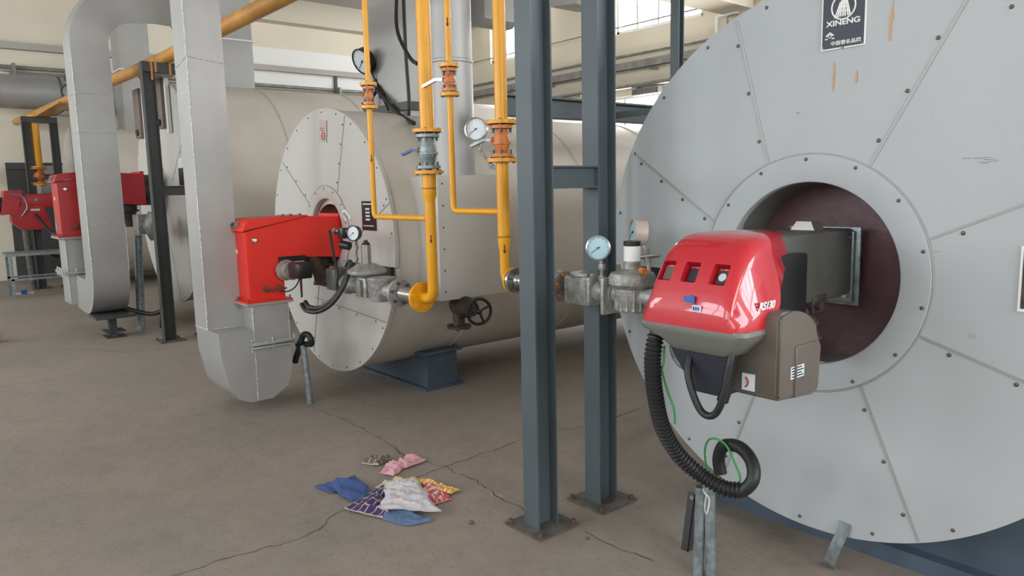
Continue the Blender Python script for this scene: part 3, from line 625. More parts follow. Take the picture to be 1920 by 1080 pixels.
fa = pipe_frame('blue-grey steel pipe frame with two posts nearest the camera', -2.43, 2.16, 2.56, 2.78, 'steel_grey', 'steel_grey', crossz=1.59)
fb = pipe_frame('dark steel pipe frame with paint drips in front of the tall left boiler', -8.37, 2.16, 2.56, 2.80, 'steel_dark', 'steel_dark', crossz=1.595)
fc = pipe_frame('farthest steel pipe frame at the left edge', -14.9, 1.88, 2.28, 2.80, 'steel_dark', 'steel_dark', crossz=1.9)
q = MB('yellow_old')
for (y, z0) in ((2.18, 2.72), (2.22, 2.80), (2.36, 2.78), (2.42, 2.74), (2.48, 2.80), (2.53, 2.77)): q.box((-8.319, y, z0), (-8.314, y + .022, 2.9))
q.build('paint_drip', fb, label='ochre paint drips on the top beam', kind='stuff')
# main pipe
q = MB('yellow_old'); q.tube(fillet([(-22 + 5.2, 1.98, 2.965), (-14.9, 2.08, 2.965), (-8.4, 2.36, 2.965), (-0.5, 2.36, 2.965)], .5), .065, 24)
mp_ = q.build('gas_main_pipe', label='thick ochre-yellow gas main running over the steel frames', cat='gas pipe')
q = MB('yellow_old'); q.box((-16.6, 2.02, 2.9), (-12.6, 2.24, 2.925)); q.build('support_rail', mp_)

# ------------------------------------------------------------------ gas risers with valves
def ball_valve(label, x, y, z0, z1, r, m, handle_m, hdir, flange_m='yellow', hl=.12, group='ball valves on the gas pipes'):
    t = thing('ball_valve', label, 'valve', (x, y, z0), group)
    q = MB(m); zc = (z0 + z1) / 2; h = (z1 - z0) / 2
    q.flange((x, y, z1 - .008), (0, 0, 1), r * 1.55, .016, 4, .008, 'screw', bl=.02); q.use(m)
    q.flange((x, y, z0 + .008), (0, 0, 1), r * 1.55, .016, 4, .008, 'screw', bl=.02); q.use(m)
    q.lathe((x, y, z0), (0, 0, 1), [(0, r * .8), (h * .35, r * .8), (h * .6, r * 1.0), (h * .95, r * 1.12), (h * 1.05, r * 1.12), (h * 1.4, r), (h * 1.65, r * .8), (2 * h, r * .8)], 28)
    q.flange((x, y, zc - h * .12), (0, 0, 1), r * 1.28, .012, 4, .006, None, a0=0); q.build('valve_body', t)
    d = Vector(hdir).normalized(); q = MB(m); q.cyl((x, y, zc + h * .1), Vector((x, y, zc + h * .1)) + d * r * 1.7, r * .32, seg=12); q.cyl(Vector((x, y, zc + h * .1)) + d * r * 1.3, Vector((x, y, zc + h * .1)) + d * r * 1.55, r * .5, seg=6); q.build('stem', t)
    if handle_m:
        q = MB(handle_m); s = Vector((x, y, zc + h * .1)) + d * r * 1.6; e = s + d * hl + Vector((0, 0, -hl * .18))
        q.rectsweep([s, s + d * hl * .35 + Vector((0, 0, .004)), e], .007, .011, (0, 0, 1) if abs(d.z) < .9 else (1, 0, 0)); q.build('lever_handle', t)
    return t
def riser(name, label, x, y, z0, z1, r, m, breaks, extra=None):
    # vertical pipe with gaps (zlo, zhi) where valves sit; flanges close each gap
    t = thing(name, label, 'gas pipe', (x, y, z0)); zs = [z0]
    for lo, hi in breaks: zs += [lo, hi]
    zs.append(z1)
    for i in range(0, len(zs), 2):
        q = MB(m); q.cyl((x, y, zs[i]), (x, y, zs[i + 1]), r, seg=28); q.build('pipe_section', t)
    for lo, hi in breaks:
        for z, s_ in ((lo - .010, 1), (hi + .010, 1)):
            q = MB(m); q.flange((x, y, z), (0, 0, 1), r * 1.0 + (.045 if r > .025 else .035), .018, 4, .008, 'screw', bl=.006); q.build('flange', t)
    return t
# thick riser of the middle boiler
X2, Y2 = -3.56, 2.36
P2 = riser('gas_riser_pipe', 'thickest yellow gas pipe dropping to the gas train of the middle boiler', X2, Y2, 1.55, 2.92, .040, 'yellow', [(1.655, 1.865)])
q = MB('yellow'); q.lathe((X2, Y2, 1.46), (0, 0, 1), [(0, .031), (.03, .031), (.06, .040), (.10, .040)], 28); q.build('reducer', P2)
q = MB('yellow'); q.tube(fillet([(X2, Y2, 1.47), (X2, Y2, .92), (X2 - .14, Y2, .92)], .07, 10), .031, 24); q.build('elbow_pipe', P2)
q = MB('yellow'); q.flange((X2 - .12, Y2, .92), (1, 0, 0), .088, .02, 6, .012, 'yellow', bl=.014); q.build('end_flange', P2)
ball_valve('grey ball valve with blue lever on the thickest yellow pipe', X2, Y2, 1.665, 1.855, .044, 'galv', 'blue', (-.9, -.35, 0), hl=.11)
# small branch at its left
X1 = -4.2
P1 = riser('gas_riser_pipe', 'thin yellow branch pipe left of the thickest pipe', X1 + .0, Y2, 1.45, 3.6, .017, 'yellow', [(2.075, 2.195)])
q = MB('yellow'); q.tube(fillet([(X1, Y2, 1.46), (X1, Y2, 1.385), (X2, Y2, 1.385)], .05, 8), .017, 20); q.build('elbow_pipe', P1)
ball_valve('small orange ball valve on the thin left yellow pipe', X1, Y2, 2.08, 2.19, .024, 'orange', None, (-.8, -.6, 0))
X3 = -3.33
P3 = riser('gas_riser_pipe', 'thin yellow branch pipe right of the thickest pipe', X3, Y2, 1.5, 3.6, .017, 'yellow', [(2.06, 2.19)])
q = MB('yellow'); q.tube(fillet([(X3, Y2, 1.51), (X3, Y2, 1.43), (-2.91, Y2, 1.43)], .05, 8), .017, 20); q.build('elbow_pipe', P3)
ball_valve('small orange ball valve with silver lever beside the thickest pipe', X3, Y2, 2.065, 2.185, .026, 'orange', 'chrome', (-.95, -.3, 0), hl=.14)
X4 = -2.9
P4 = riser('gas_riser_pipe', 'yellow gas pipe just left of the near blue-grey post', X4, Y2, 1.30, 2.92, .031, 'yellow', [(1.695, 1.86)])
q = MB('yellow'); q.lathe((X4, Y2, 1.19), (0, 0, 1), [(0, .024), (.04, .024), (.08, .031), (.12, .031)], 28); q.build('reducer', P4)
q = MB('yellow'); q.tube(fillet([(X4, Y2, 1.2), (X4, Y2, 1.09), (X4 + .08, Y2, 1.09)], .06, 8), .024, 24); q.build('elbow_pipe', P4)
q = MB('yellow'); q.flange((X4 + .06, Y2, 1.09), (1, 0, 0), .062, .014, 6, .007, 'yellow', bl=.008); q.build('end_flange', P4)
ball_valve('orange ball valve with silver lever beside the near post', X4, Y2, 1.70, 1.855, .036, 'orange', 'galv', (-.93, -.3, 0), hl=.13)
for (ax_, az_, rr_, Pp) in ((X2, 1.27, .0315, P2), (X4, 1.245, .0315, P4), (X3, 2.42, .0175, P3), (X1, 1.75, .0175, P1)):
    q = MB('blackm'); dv = Vector((.80, -.60, 0)); tv = Vector((.60, .80, 0)); c0 = Vector((ax_, Y2, az_)) + dv * (rr_ + .0005)
    q.prism([c0 + tv * a + Vector((0, 0, z)) for a, z in ((-.0025, .022), (.0025, .022), (.0025, -.008), (.008, -.008), (0, -.024), (-.008, -.008), (-.0025, -.008))], dv * .0008); q.build('arrow_mark', Pp)
# far riser
P5 = riser('gas_riser_pipe', 'short yellow gas pipe inside the farthest frame', -14.95, 2.0, 1.75, 2.92, .075, 'yellow', [(1.78, 2.06)])
ball_valve('orange valve on the yellow pipe inside the farthest frame', -14.95, 2.0, 1.79, 2.05, .09, 'orange', None, (1, -.3, 0))

# ------------------------------------------------------------------ gas train of the middle boiler
gt = thing('gas_train', 'cast gas train with round regulator under the middle boiler burner', 'gas train', (-4.3, Y2, .92))
zt = .92
q = MB('chrome'); n = 60; q.tube([(-3.72 - .18 * i / n, Y2, zt) for i in range(n + 1)], lambda i: .034 + .006 * math.sin(i * 2 * math.pi / 7), 20); q.build('bellows', gt)
q = MB('cast'); q.flange((-3.70, Y2, zt), (1, 0, 0), .075, .018, 6, .01, 'screw'); q.build('flange', gt); q = MB('cast'); q.flange((-3.935, Y2, zt), (1, 0, 0), .085, .03, 6, .01, 'screw'); q.build('flange', gt)
q = MB('cast'); q.lathe((-4.15, Y2, .85), (0, 0, 1), [(0, .07), (.02, .082), (.12, .085), (.13, .09), (.15, .09), (.155, .05)], 28); q.cyl((-4.25, Y2, zt), (-3.94, Y2, zt), .045); q.build('filter', gt)
rg = MB('cast'); rg.box((-4.38, Y2 - .055, .86), (-4.26, Y2 + .055, .99), bev=.01)
rg.lathe((-4.33, Y2, .99), (0, 0, 1), [(0, .06), (.01, .10), (.025, .125), (.04, .128), (.045, .128), (.06, .105), (.085, .06), (.09, .03)], 36); ro = rg.build('regulator', gt)
q = MB('chrome'); q.cyl((-4.33, Y2, 1.07), (-4.33, Y2, 1.20), .033, seg=24); q.build('spring_housing', ro)
q = MB('blackm'); q.lathe((-4.33, Y2, 1.20), (0, 0, 1), [(0, .026), (.014, .026), (.016, .014), (.03, .014)], 16); q.build('cap', ro)
q = MB('cast'); q.cyl((-4.9, Y2, zt), (-4.36, Y2, zt), .045); q.cyl((-4.60, Y2, zt), (-4.58, Y2, zt), .07); q.use('grey_arm').box((-4.8, Y2 - .07, .87), (-4.66, Y2 + .07, 1.02), bev=.01); q.build('valve_block', gt)
q = MB('grey_plastic'); q.box((-4.36, Y2 - .075, .865), (-4.30, Y2 - .055, .975), bev=.004); q.build('pressure_switch', gt)
q = MB('iron'); q.tube(fillet([(-4.85, Y2, zt), (-5.0, Y2, zt), (-5.15, Y2 + .02, 1.02), (-5.2, Y2, 1.1)], .06), .05, 16); q.build('inlet_elbow', gt)
cable('gas_hose', [(-4.46, 2.3, 1.36), (-4.47, 2.28, 1.40), (-4.43, 2.28, 1.42), (-4.40, 2.3, 1.37)], .011, 'wirew', 'pale bent pressure tube beside the black gauge')
q = MB('chrome', 'blackm'); q.cyl((-4.60, 2.28, 1.285), (-4.46, 2.3, 1.29), .014); q.use('chrome').cyl((-4.60, 2.28, 1.285), (-4.57, 2.28, 1.285), .024, seg=6); q.use('blackm').box((-4.53, 2.26, 1.24), (-4.46, 2.33, 1.31), bev=.006); q.use('blackm').cyl((-4.50, 2.27, 1.20), (-4.44, 2.3, 1.19), .028); q.build('ignition_valve', label='small ignition gas valve left of the black gauge', cat='valve')
cable('burner_cable', [(-4.80, 2.13, .80), (-4.72, 2.12, .775), (-4.60, 2.15, .78), (-4.5, 2.2, .85), (-4.47, 2.27, .96), (-4.50, 2.33, 1.09)], .016, 'black', 'thick black cable bundle sagging under the orange-red burner, upper one')
cable('burner_cable', [(-4.82, 2.11, .785), (-4.72, 2.10, .75), (-4.58, 2.13, .76), (-4.47, 2.18, .83), (-4.43, 2.25, .95), (-4.45, 2.31, 1.08)], .014, 'black', 'thick black cable bundle sagging under the orange-red burner, lower one')
cable('burner_cable', [(-4.56, 2.22, 1.30), (-4.56, 2.24, 1.15), (-4.56, 2.26, 1.02), (-4.55, 2.24, .92)], .009, 'black', 'black cable hanging down from the ignition valve')

# ------------------------------------------------------------------ box burner (built once, used twice)
def make_box_burner(label, M_red='red'):
    t = thing('box_burner', label, 'burner', (0, 0, 0), group='red box burners')
    hw = .165
    q = MB(M_red); side = [(-.0, .0), (.26, .0), (.25, .30), (.30, .31), (.74, .27), (.74, .575), (.44, .59), (0, .50)]
    q.prism([(-hw, y, z) for y, z in side], (2 * hw, 0, 0)); bmesh.ops.bevel(q.bm, geom=q.bm.edges[:], offset=.006, segments=2, affect='EDGES'); q.build('casing', t)
    q = MB(M_red)
    lid = [(-.028, .50), (.0, .51), (.46, .592), (.46, .60), (.08, .588), (.01, .575), (-.012, .545)]
    q.prism([(-hw - .012, y, z) for y, z in lid], (2 * hw + .024, 0, 0)); bmesh.ops.bevel(q.bm, geom=q.bm.edges[:], offset=.004, segments=1, affect='EDGES'); lo = q.build('lid', t)
    q = MB('grey_plastic'); q.box((-.08, -.026, .525), (.06, -.006, .565), rot=Matrix.Rotation(R(-25), 3, 'X'), bev=.005); d1 = q.build('display_frame', lo)
    q = MB('blackm'); q.box((-.045, -.029, .533), (.025, -.012, .557), rot=Matrix.Rotation(R(-25), 3, 'X')); q.build('display', lo)
    q = MB('chrome'); q.lathe((hw, .06, .44), (1, -.2, 0), [(0, .012), (.01, .02), (.02, .012)], 12); q.build('latch', t)
    q = MB(M_red); q.box((-hw - .035, -.035, .0), (hw + .035, .295, .012)); q.use('silver').box((-hw - .04, -.04, -.014), (hw + .04, .30, .0))
    q.use('screw')
    for x in (-hw - .02, 0, hw + .02):
        for y in (-.02, .28): q.cyl((x, y, -.02), (x, y, .035), .007, seg=6)
    q.build('base_flange', t)
    q = MB('white'); q.box((-.05, -.003, .34), (-.02, .001, .37)); q.build('sticker', t)
    q = MB('galv'); q.box((-.13, -.003, .05), (-.06, .001, .13)); q.build('rating_plate', t)
    q = MB('rust'); 
    for y in (.11, .20): q.cyl((hw, y, .09), (hw + .03, y, .1), .018, seg=8)
    q.cyl((hw + .02, .11, .075), (hw + .02, .26, .085), .007, seg=8); q.build('damper_linkage', t)
    q = MB('screw')
    for y in (.30, .36, .43): q.sphere((.1, y, .60 + .0), .012, 8)
    q.build('lid_screw', t, kind='stuff')
    q = MB('iron'); q.cyl((0, .5, .42), (0, .88, .42), .15, seg=32); q.use(M_red).box((-.17, .70, .28), (.17, .735, .60)); q.build('blast_tube', t)
    q = MB('iron'); q.cyl((.03, .58, .28), (.03, .58, .22), .10, seg=24); q.cyl((.03, .58, .23), (.03, .58, .215), .12, seg=24); q.lathe((.03, .60, .215), (0, 0, -1), [(0, .08), (.05, .055), (.12, .05), (.15, .06)], 20); q.build('gas_inlet', t)
    q = MB('blackm'); q.box((hw, .22, .27), (hw + .02, .42, .31)); q.build('side_bracket', t)
    return t
bb = make_box_burner('orange-red box burner with lid display in front of the middle boiler')
bc = copy_tree(bb)
bb.location = (-5.29, 1.87, .785)
bc.location = (-10.15, 1.50, 1.09); bc.scale = (1.26, 1.26, 1.26)
bc['label'] = 'red box burner partly behind the tall silver duct at left'
for k in kids(bc):
    for kk in [k] + kids(k):
        if M['red'] in [m for m in kk.data.materials]:
            kk.data = kk.data.copy()
            for im, mm in enumerate(kk.data.materials):
                if mm == M['red']: kk.data.materials[im] = M['red_old']
# burner servo motor
sv = thing('servo_motor', 'black damper servo motor with ribbed disc on the side of the orange-red burner', 'servo motor', (-4.95, 2.1, 1.0))
q = MB('blackm'); q.box((-4.98, 2.10, .955), (-4.83, 2.21, 1.065), bev=.012); q.build('motor_housing', sv)
q = MB('cast'); q.cyl((-5.13, 2.13, 1.0), (-5.00, 2.14, 1.0), .065, seg=28); q.cyl((-5.10, 2.13, 1.0), (-5.09, 2.13, 1.0), .075, seg=28); q.build('mount_disc', sv)
q = MB('iron'); q.prism([(-4.90, 2.14, .955), (-4.88, 2.14, .955), (-4.885, 2.14, .83), (-4.892, 2.14, .82)], (0, .012, 0)); q.build('lever', sv)
cable('servo_wire', [(-4.89, 2.14, .96), (-4.92, 2.12, .90), (-5.0, 2.1, .86), (-5.1, 2.08, .85)], .005, 'black', 'thin black wire looping below the servo motor')

# ------------------------------------------------------------------ silver air ducts
def weld_line(mb, a, b_, r=.004, n=None):
    a, b_ = Vector(a), Vector(b_); n = n or max(6, int((b_ - a).length / .03))
    pts = [a.lerp(b_, i / n) + Vector((random.uniform(-1, 1), random.uniform(-1, 1), random.uniform(-1, 1))) * .0015 for i in range(n + 1)]
    mb.tube(pts, lambda i: r * (.7 + .6 * random.random()), 6)
A = thing('air_duct', 'silver square air duct feeding the orange-red burner from below', 'air duct', (-5.4, 1.8, .1))
ax0, ax1, ay0, ay1 = -5.60, -5.33, 1.63, 1.875
q = MB('silver'); q.box((ax0, ay0, .60), (ax1, ay1, 5.85)); q.use('weld')
weld_line(q, (ax1, ay0, .60), (ax1, ay0, 3.4)); weld_line(q, (ax1, ay0, .6), (ax1, ay1, .6)); weld_line(q, (ax0, ay0, .6), (ax1, ay0, .6)); weld_line(q, (ax1, ay0, 2.47), (ax1, ay1, 2.44)); weld_line(q, (ax0, ay0, 2.42), (ax1, ay0, 2.47)); q.build('vertical_duct', A)
q = MB('silver')
def side_prism(mb, prof, x0, x1): mb.prism([(x0, y, z) for y, z in prof], (x1 - x0, 0, 0))
side_prism(q, [(1.63, .60), (1.64, .42), (1.68, .22), (1.74, .12), (1.82, .085), (1.98, .085), (2.10, .16), (2.135, .28), (2.135, .46), (1.875, .46), (1.875, .60)], ax0, -5.11)
q.use('weld'); weld_line(q, (-5.11, 1.875, .46), (-5.11, 1.87, .09)); weld_line(q, (-5.11, 1.64, .55), (-5.11, 1.72, .47)); q.build('bottom_box', A)
q = MB('silver'); q.box((-5.425, 1.875, .50), (-5.11, 2.135, .77)); q.use('weld'); weld_line(q, (-5.11, 1.875, .50), (-5.11, 1.875, .77)); weld_line(q, (-5.11, 2.135, .50), (-5.11, 2.135, .77)); q.build('riser_duct', A)
q = MB('silver')
for z in (.462, .486): q.box((-5.46, 1.84, z), (-5.075, 2.17, z + .016), bev=.003)
q.use('weld')
for x in (-5.45, -5.3, -5.1):
    for y in (1.85, 2.0, 2.16): q.cyl((x, y, .44), (x, y, .53), .006, seg=6)
weld_line(q, (-5.46, 1.84, .505), (-5.075, 1.84, .505)); weld_line(q, (-5.075, 1.84, .505), (-5.075, 2.17, .505)); q.build('joint_flange', A)
B = thing('air_duct', 'tall silver square air duct with curved arch at the top left', 'air duct', (-9.12, 1.77, 0))
bx0, bx1, by0, by1 = -9.32, -8.93, 1.59, 1.95
q = MB('silver')
DX, DY, RB = .45, .893, .47
arc = [(-9.125, 1.77, 1.24), (-9.125, 1.77, 3.05)] + [(-9.125 + DX * RB * (1 - math.cos(a)), 1.77 + DY * RB * (1 - math.cos(a)), 3.13 + RB * math.sin(a)) for a in [math.pi / 2 * k / 10 for k in range(0, 11)]]
arc += smooth_path([(-8.80, 2.41, 3.13 + RB), (-8.84, 2.62, 3.13 + RB), (-9.05, 2.86, 3.13 + RB), (-9.6, 3.12, 3.13 + RB), (-10.35, 3.3, 3.13 + RB)], 5)
q.rectsweep(arc, .195, .18, (1, 0, 0)); q.use('weld')
weld_line(q, (bx1, by0, 1.24), (bx1, by0, 3.05), .005); weld_line(q, (bx1, by0, 1.25), (bx1, by1, 1.27), .005); weld_line(q, (bx1, by0, 2.22), (bx1, by1, 2.22), .004); weld_line(q, (bx1, by0, 2.62), (bx1, by1, 2.62), .004)
weld_line(q, (bx0, by0, 2.22), (bx1, by0, 2.22), .004); weld_line(q, (bx0, by0, 2.62), (bx1, by0, 2.62), .004); q.build('upper_duct', B)
q = MB('silver')
arc2 = [(-9.125, 1.77, 1.24), (-9.125, 1.77, .72)] + [(-9.125 - .30 * (1 - math.cos(a)), 1.77, .70 - .26 * math.sin(a)) for a in [math.pi / 2 * k / 6 for k in range(1, 7)]] + [(-9.6, 1.77, .44), (-10.0, 1.77, .46)]
q.rectsweep(arc2, .195, .18, (1, 0, 0)); q.use('weld'); weld_line(q, (bx1, by0, .75), (bx1, by0, 1.24), .005); weld_line(q, (bx1, by1, .75), (bx1, by1, 1.24), .005); q.build('lower_elbow', B)
q = MB('silver'); q.box((-10.36, 1.52, .30), (-9.94, 1.82, 1.07)); q.use('weld'); weld_line(q, (-9.94, 1.52, .35), (-9.94, 1.52, 1.07), .006); q.build('riser_duct', B)
q = MB('silver'); q.box((-10.42, 1.46, .66), (-9.88, 1.88, .69)); q.use('weld')
for y in (1.48, 1.6, 1.72): q.cyl((-9.90, y, .63), (-9.90, y, .73), .009, seg=6)
for x in (-10.3, -10.15, -10.0): q.cyl((x, 1.47, .63), (x, 1.47, .73), .009, seg=6)
q.build('joint_flange', B)
q = MB('steel_dark'); q.box((-9.34, 1.58, .225), (-8.92, 1.98, .255)); q.box((-9.17, 1.73, .03), (-9.09, 1.81, .23)); q.box((-9.24, 1.68, .06), (-9.0, 1.88, .075)); q.box((-9.24, 1.68, 0), (-9.0, 1.88, .012)); q.box((-9.24, 1.76, .012), (-9.0, 1.80, .06)); q.build('support_foot', B)

# ------------------------------------------------------------------ near burner with glossy red cover
nb = thing('gas_burner', 'large gas burner with glossy red cover marked RS130 on the near boiler', 'burner', (-1.47, 2.4, 1.0))
def cover_sections():
    ys = [1.945, 1.950, 1.958, 1.97, 1.99, 2.015, 2.045, 2.08, 2.12, 2.17, 2.23, 2.30, 2.36, 2.43, 2.49]
    def zt(y):
        pr = [(1.945, 1.135), (1.950, 1.155), (1.958, 1.18), (1.97, 1.215), (1.99, 1.255), (2.015, 1.295), (2.045, 1.332), (2.08, 1.358), (2.12, 1.374), (2.17, 1.381), (2.23, 1.383), (2.30, 1.382), (2.36, 1.380), (2.43, 1.376), (2.49, 1.370)]
        return dict(pr)[y]
    out = []
    for y in ys:
        k = min(1, (y - 1.945) / .10); w = .162 + .050 * math.sqrt(max(0, 1 - (1 - k) ** 2)); cx = -1.468
        if y > 2.17: f = min(1, (y - 2.17) / .32); w = .212 - .10 * f; cx = -1.468 - .01 * f
        z1, z0 = zt(y), 1.088; h = z1 - z0; s_in = .045 * min(1, h / .2)
        r = min(.06, h * .45); pts = []
        pts.append((cx - w, z0)); pts.append((cx - w - .0, z0 + h * .25))
        for j in range(7):
            a = math.pi - (math.pi / 2) * j / 6; pts.append((cx - w + s_in + r + r * math.cos(a), z1 - r + r * math.sin(a)))
        for j in range(1, 8): pts.append((cx - w + s_in + r + (2 * w - 2 * s_in - 2 * r) * j / 8, z1 + .003 * math.sin(math.pi * j / 8)))
        for j in range(7):
            a = math.pi / 2 - (math.pi / 2) * j / 6; pts.append((cx + w - s_in - r + r * math.cos(a), z1 - r + r * math.sin(a)))
        pts.append((cx + w, z0 + h * .25)); pts.append((cx + w, z0))
        out.append([(x, y, z) for x, z in pts])
    return out
q = MB('red_gloss'); rings = [[q.bm.verts.new(p) for p in s] for s in cover_sections()]
for Ar, Br in zip(rings, rings[1:]):
    for k in range(len(Ar)): q._f([Ar[k], Ar[(k + 1) % len(Ar)], Br[(k + 1) % len(Br)], Br[k]], True)
q._f(rings[0], False); q._f(rings[-1], False)
cov = q.build('cover', nb)
cut = MB('red_gloss'); wins = []
for k, xc in enumerate((-1.585, -1.485, -1.375)):
    rt = Matrix.Rotation(R(-32), 3, 'X'); c0 = Vector((xc, 1.995, 1.262))
    cut.box(c0 + Vector((-.030, -.05, -.036)), c0 + Vector((.030, .035, .036)), rot=rt, pivot=c0, bev=.006); wins.append((c0, rt))
cut.prism([(-1.9, yy, zz) for yy, zz in [(2.12, .95), (2.12, 1.085), (2.175, 1.20), (2.32, 1.265), (2.475, 1.335), (2.485, 1.358), (2.487, 1.5), (2.8, 1.5), (2.8, .95)]], (.8, 0, 0))
off = Vector(nb['_o']); bmesh.ops.translate(cut.bm, verts=cut.bm.verts[:], vec=-off)
bmesh.ops.recalc_face_normals(cut.bm, faces=cut.bm.faces[:])
cme = bpy.data.meshes.new('cutter'); cut.bm.to_mesh(cme); cut.bm.free(); cobj = bpy.data.objects.new('cutter', cme); COL.objects.link(cobj); cobj.location = off
md = cov.modifiers.new('b', 'BOOLEAN'); md.operation = 'DIFFERENCE'; md.object = cobj; md.solver = 'EXACT'
bpy.context.view_layer.update()
nm = bpy.data.meshes.new_from_object(cov.evaluated_get(bpy.context.evaluated_depsgraph_get())); cov.modifiers.clear(); cov.data = nm; nm.materials.clear(); nm.materials.append(M['red_gloss'])
try: nm.set_sharp_from_angle(angle=R(30))
except Exception: pass
bpy.data.objects.remove(cobj)
for k, (c0, rt) in enumerate(wins):
    q = MB(('brown', 'navy', 'panew')[k]); q.box(c0 + Vector((-.022, .022, -.024)), c0 + Vector((.022, .032, .024)), rot=rt, pivot=c0)
    if k == 2:
        q.use('dial'); ce = c0 + rt @ Vector((0, .022, 0)); q.lathe(ce, rt @ Vector((0, -1, 0)), [(0, .014), (.003, .014), (.004, .001)], 20, caps=False)
    q.build('sight_window', nb)
text_mesh('RS130', .034, (-1.2555, 2.075, 1.165), Matrix.Rotation(R(90), 3, 'Z') @ Matrix.Rotation(R(0), 3, 'Y') @ FACE_FRONT, 'white', 'lettering', nb, extrude=.001, shear=.35, sx=1.0, bold=.0012)
q = MB('bluetape'); q.prism([(-1.475, 1.951, 1.172), (-1.435, 1.951, 1.168), (-1.437, 1.9535, 1.190), (-1.450, 1.954, 1.194), (-1.462, 1.954, 1.188), (-1.478, 1.9535, 1.188)], (0, -.006, 0)); q.build('blue_sticker', nb)
q = MB('dial'); q.box((-1.440, 1.942, 1.142), (-1.408, 1.949, 1.164), bev=.002); q.use('bluetape')
for k in range(3): q.box((-1.436 + .009 * k, 1.941, 1.148), (-1.430 + .009 * k, 1.943, 1.160))
q.build('white_sticker', nb)
# grey tray under the cover
q = MB('grey_plastic'); cxs = -1.462
lay = [(1.092, .206, 1.950, 2.13), (1.078, .21, 1.946, 2.135), (1.062, .20, 1.952, 2.13), (1.035, .155, 1.965, 2.15), (1.005, .125, 1.98, 2.14), (.998, .11, 1.99, 2.13)]
prev = None
for z, w, ya, yb in lay:
    r = .03; ring_ = []
    cxl = cxs + (.018 if z < 1.05 else 0)
    for (sx, s_y, a0) in ((1, 1, 0), (-1, 1, 90), (-1, -1, 180), (1, -1, 270)):
        for j in range(5):
            a = R(a0 + 90 * j / 4); X = cxl + sx * (w - r) + r * math.cos(a); Yc = (yb - r) if s_y > 0 else (ya + r); ring_.append(q.bm.verts.new((X, Yc + r * math.sin(a), z)))
    if prev:
        for k in range(len(ring_)): q._f([prev[k], prev[(k + 1) % len(ring_)], ring_[(k + 1) % len(ring_)], ring_[k]], True)
    else: q._f(ring_)
    prev = ring_
q._f(prev); q.build('under_tray', nb)
q = MB('navy'); q.hexa([(-1.50, 2.04, .85), (-1.39, 2.04, .85), (-1.39, 2.16, .85), (-1.50, 2.16, .85), (-1.57, 2.0, 1.0), (-1.34, 2.0, 1.0), (-1.34, 2.18, 1.0), (-1.57, 2.18, 1.0)]); q.build('electric_box', nb)
# blower housing
q = MB('cast_brown'); prof = [(2.075, .865), (2.31, .845), (2.325, .87), (2.325, 1.0)] + [(2.14 + .185 * math.cos(a), .99 + .155 * math.sin(a)) for a in [R(8 + 82 * k / 9) for k in range(10)]] + [(2.085, 1.145), (2.07, 1.13), (2.065, .88)]
q.prism([(-1.39, y, z) for y, z in prof], (.185, 0, 0)); es = [e for e in q.bm.edges]; bmesh.ops.bevel(q.bm, geom=es, offset=.01, segments=2, affect='EDGES'); q.build('blower_housing', nb)
q = MB('cast_brown'); q.box((-1.36, 2.16, .862), (-1.198, 2.17, 1.03), bev=.003); q.box((-1.36, 2.17, 1.02), (-1.198, 2.30, 1.03), bev=.003); q.build('housing_rib', nb)
q = MB('dial', 'red_old'); q.box((-1.33, 2.062, .885), (-1.285, 2.067, .94)); q.use('red_old').torus((-1.325, 2.061, .912), (0, -1, 0), .018, .003, 16, 5, a0=R(-60), a1=R(60)); q.build('warning_sticker', nb)
q = MB('dial', 'blackm'); q.box((-1.206, 2.14, .925), (-1.2035, 2.22, .965)); q.use('blackm')
for k in range(4): q.box((-1.2036, 2.145, .930 + .009 * k), (-1.2030, 2.215 - .01 * (k % 2), .934 + .009 * k))
q.build('rating_label', nb)
# arm and mounting flange
q = MB('grey_arm'); q.box((-1.60, 2.30, 1.10), (-1.375, 2.90, 1.362), bev=.018); q.build('burner_arm', nb)
q = MB('blackm'); q.box((-1.54, 2.18, 1.00), (-1.33, 2.46, 1.30), bev=.01); q.build('mechanism_block', nb)
q = MB('galv'); q.box((-1.655, 2.892, 1.055), (-1.352, 2.908, 1.368), bev=.006); q.box((-1.64, 2.87, 1.07), (-1.368, 2.896, 1.352), bev=.006)
q.use('chrome')
for x in (-1.625, -1.385):
    for z in (1.10, 1.33): q.cyl((x, 2.84, z), (x, 2.9, z), .011, seg=8)
q.cyl((-1.383, 2.82, 1.255), (-1.383, 2.9, 1.255), .005, seg=8); q.build('mounting_flange', nb)
q = MB('chrome'); q.hexa([(-1.54, 2.70, 1.36), (-1.44, 2.70, 1.36), (-1.44, 2.78, 1.36), (-1.54, 2.78, 1.36), (-1.52, 2.71, 1.395), (-1.46, 2.71, 1.395), (-1.46, 2.77, 1.395), (-1.52, 2.77, 1.395)]); q.build('hinge_bracket', nb)
q = MB('iron'); q.tube(smooth_path([(-1.46, 2.55, 1.12), (-1.42, 2.6, 1.06), (-1.40, 2.62, .98), (-1.40, 2.63, .90)], 5), lambda i: .026 + .008 * (i % 3), 14); q.box((-1.43, 2.58, 1.06), (-1.37, 2.68, 1.13), bev=.01); q.cyl((-1.38, 2.60, 1.09), (-1.35, 2.60, 1.09), .016, seg=6); q.build('gas_butterfly_valve', nb)
q = MB('iron'); q.cyl((-1.50, 2.9, 1.21), (-1.50, 2.96, 1.21), .13, seg=32); q.build('blast_tube', nb)

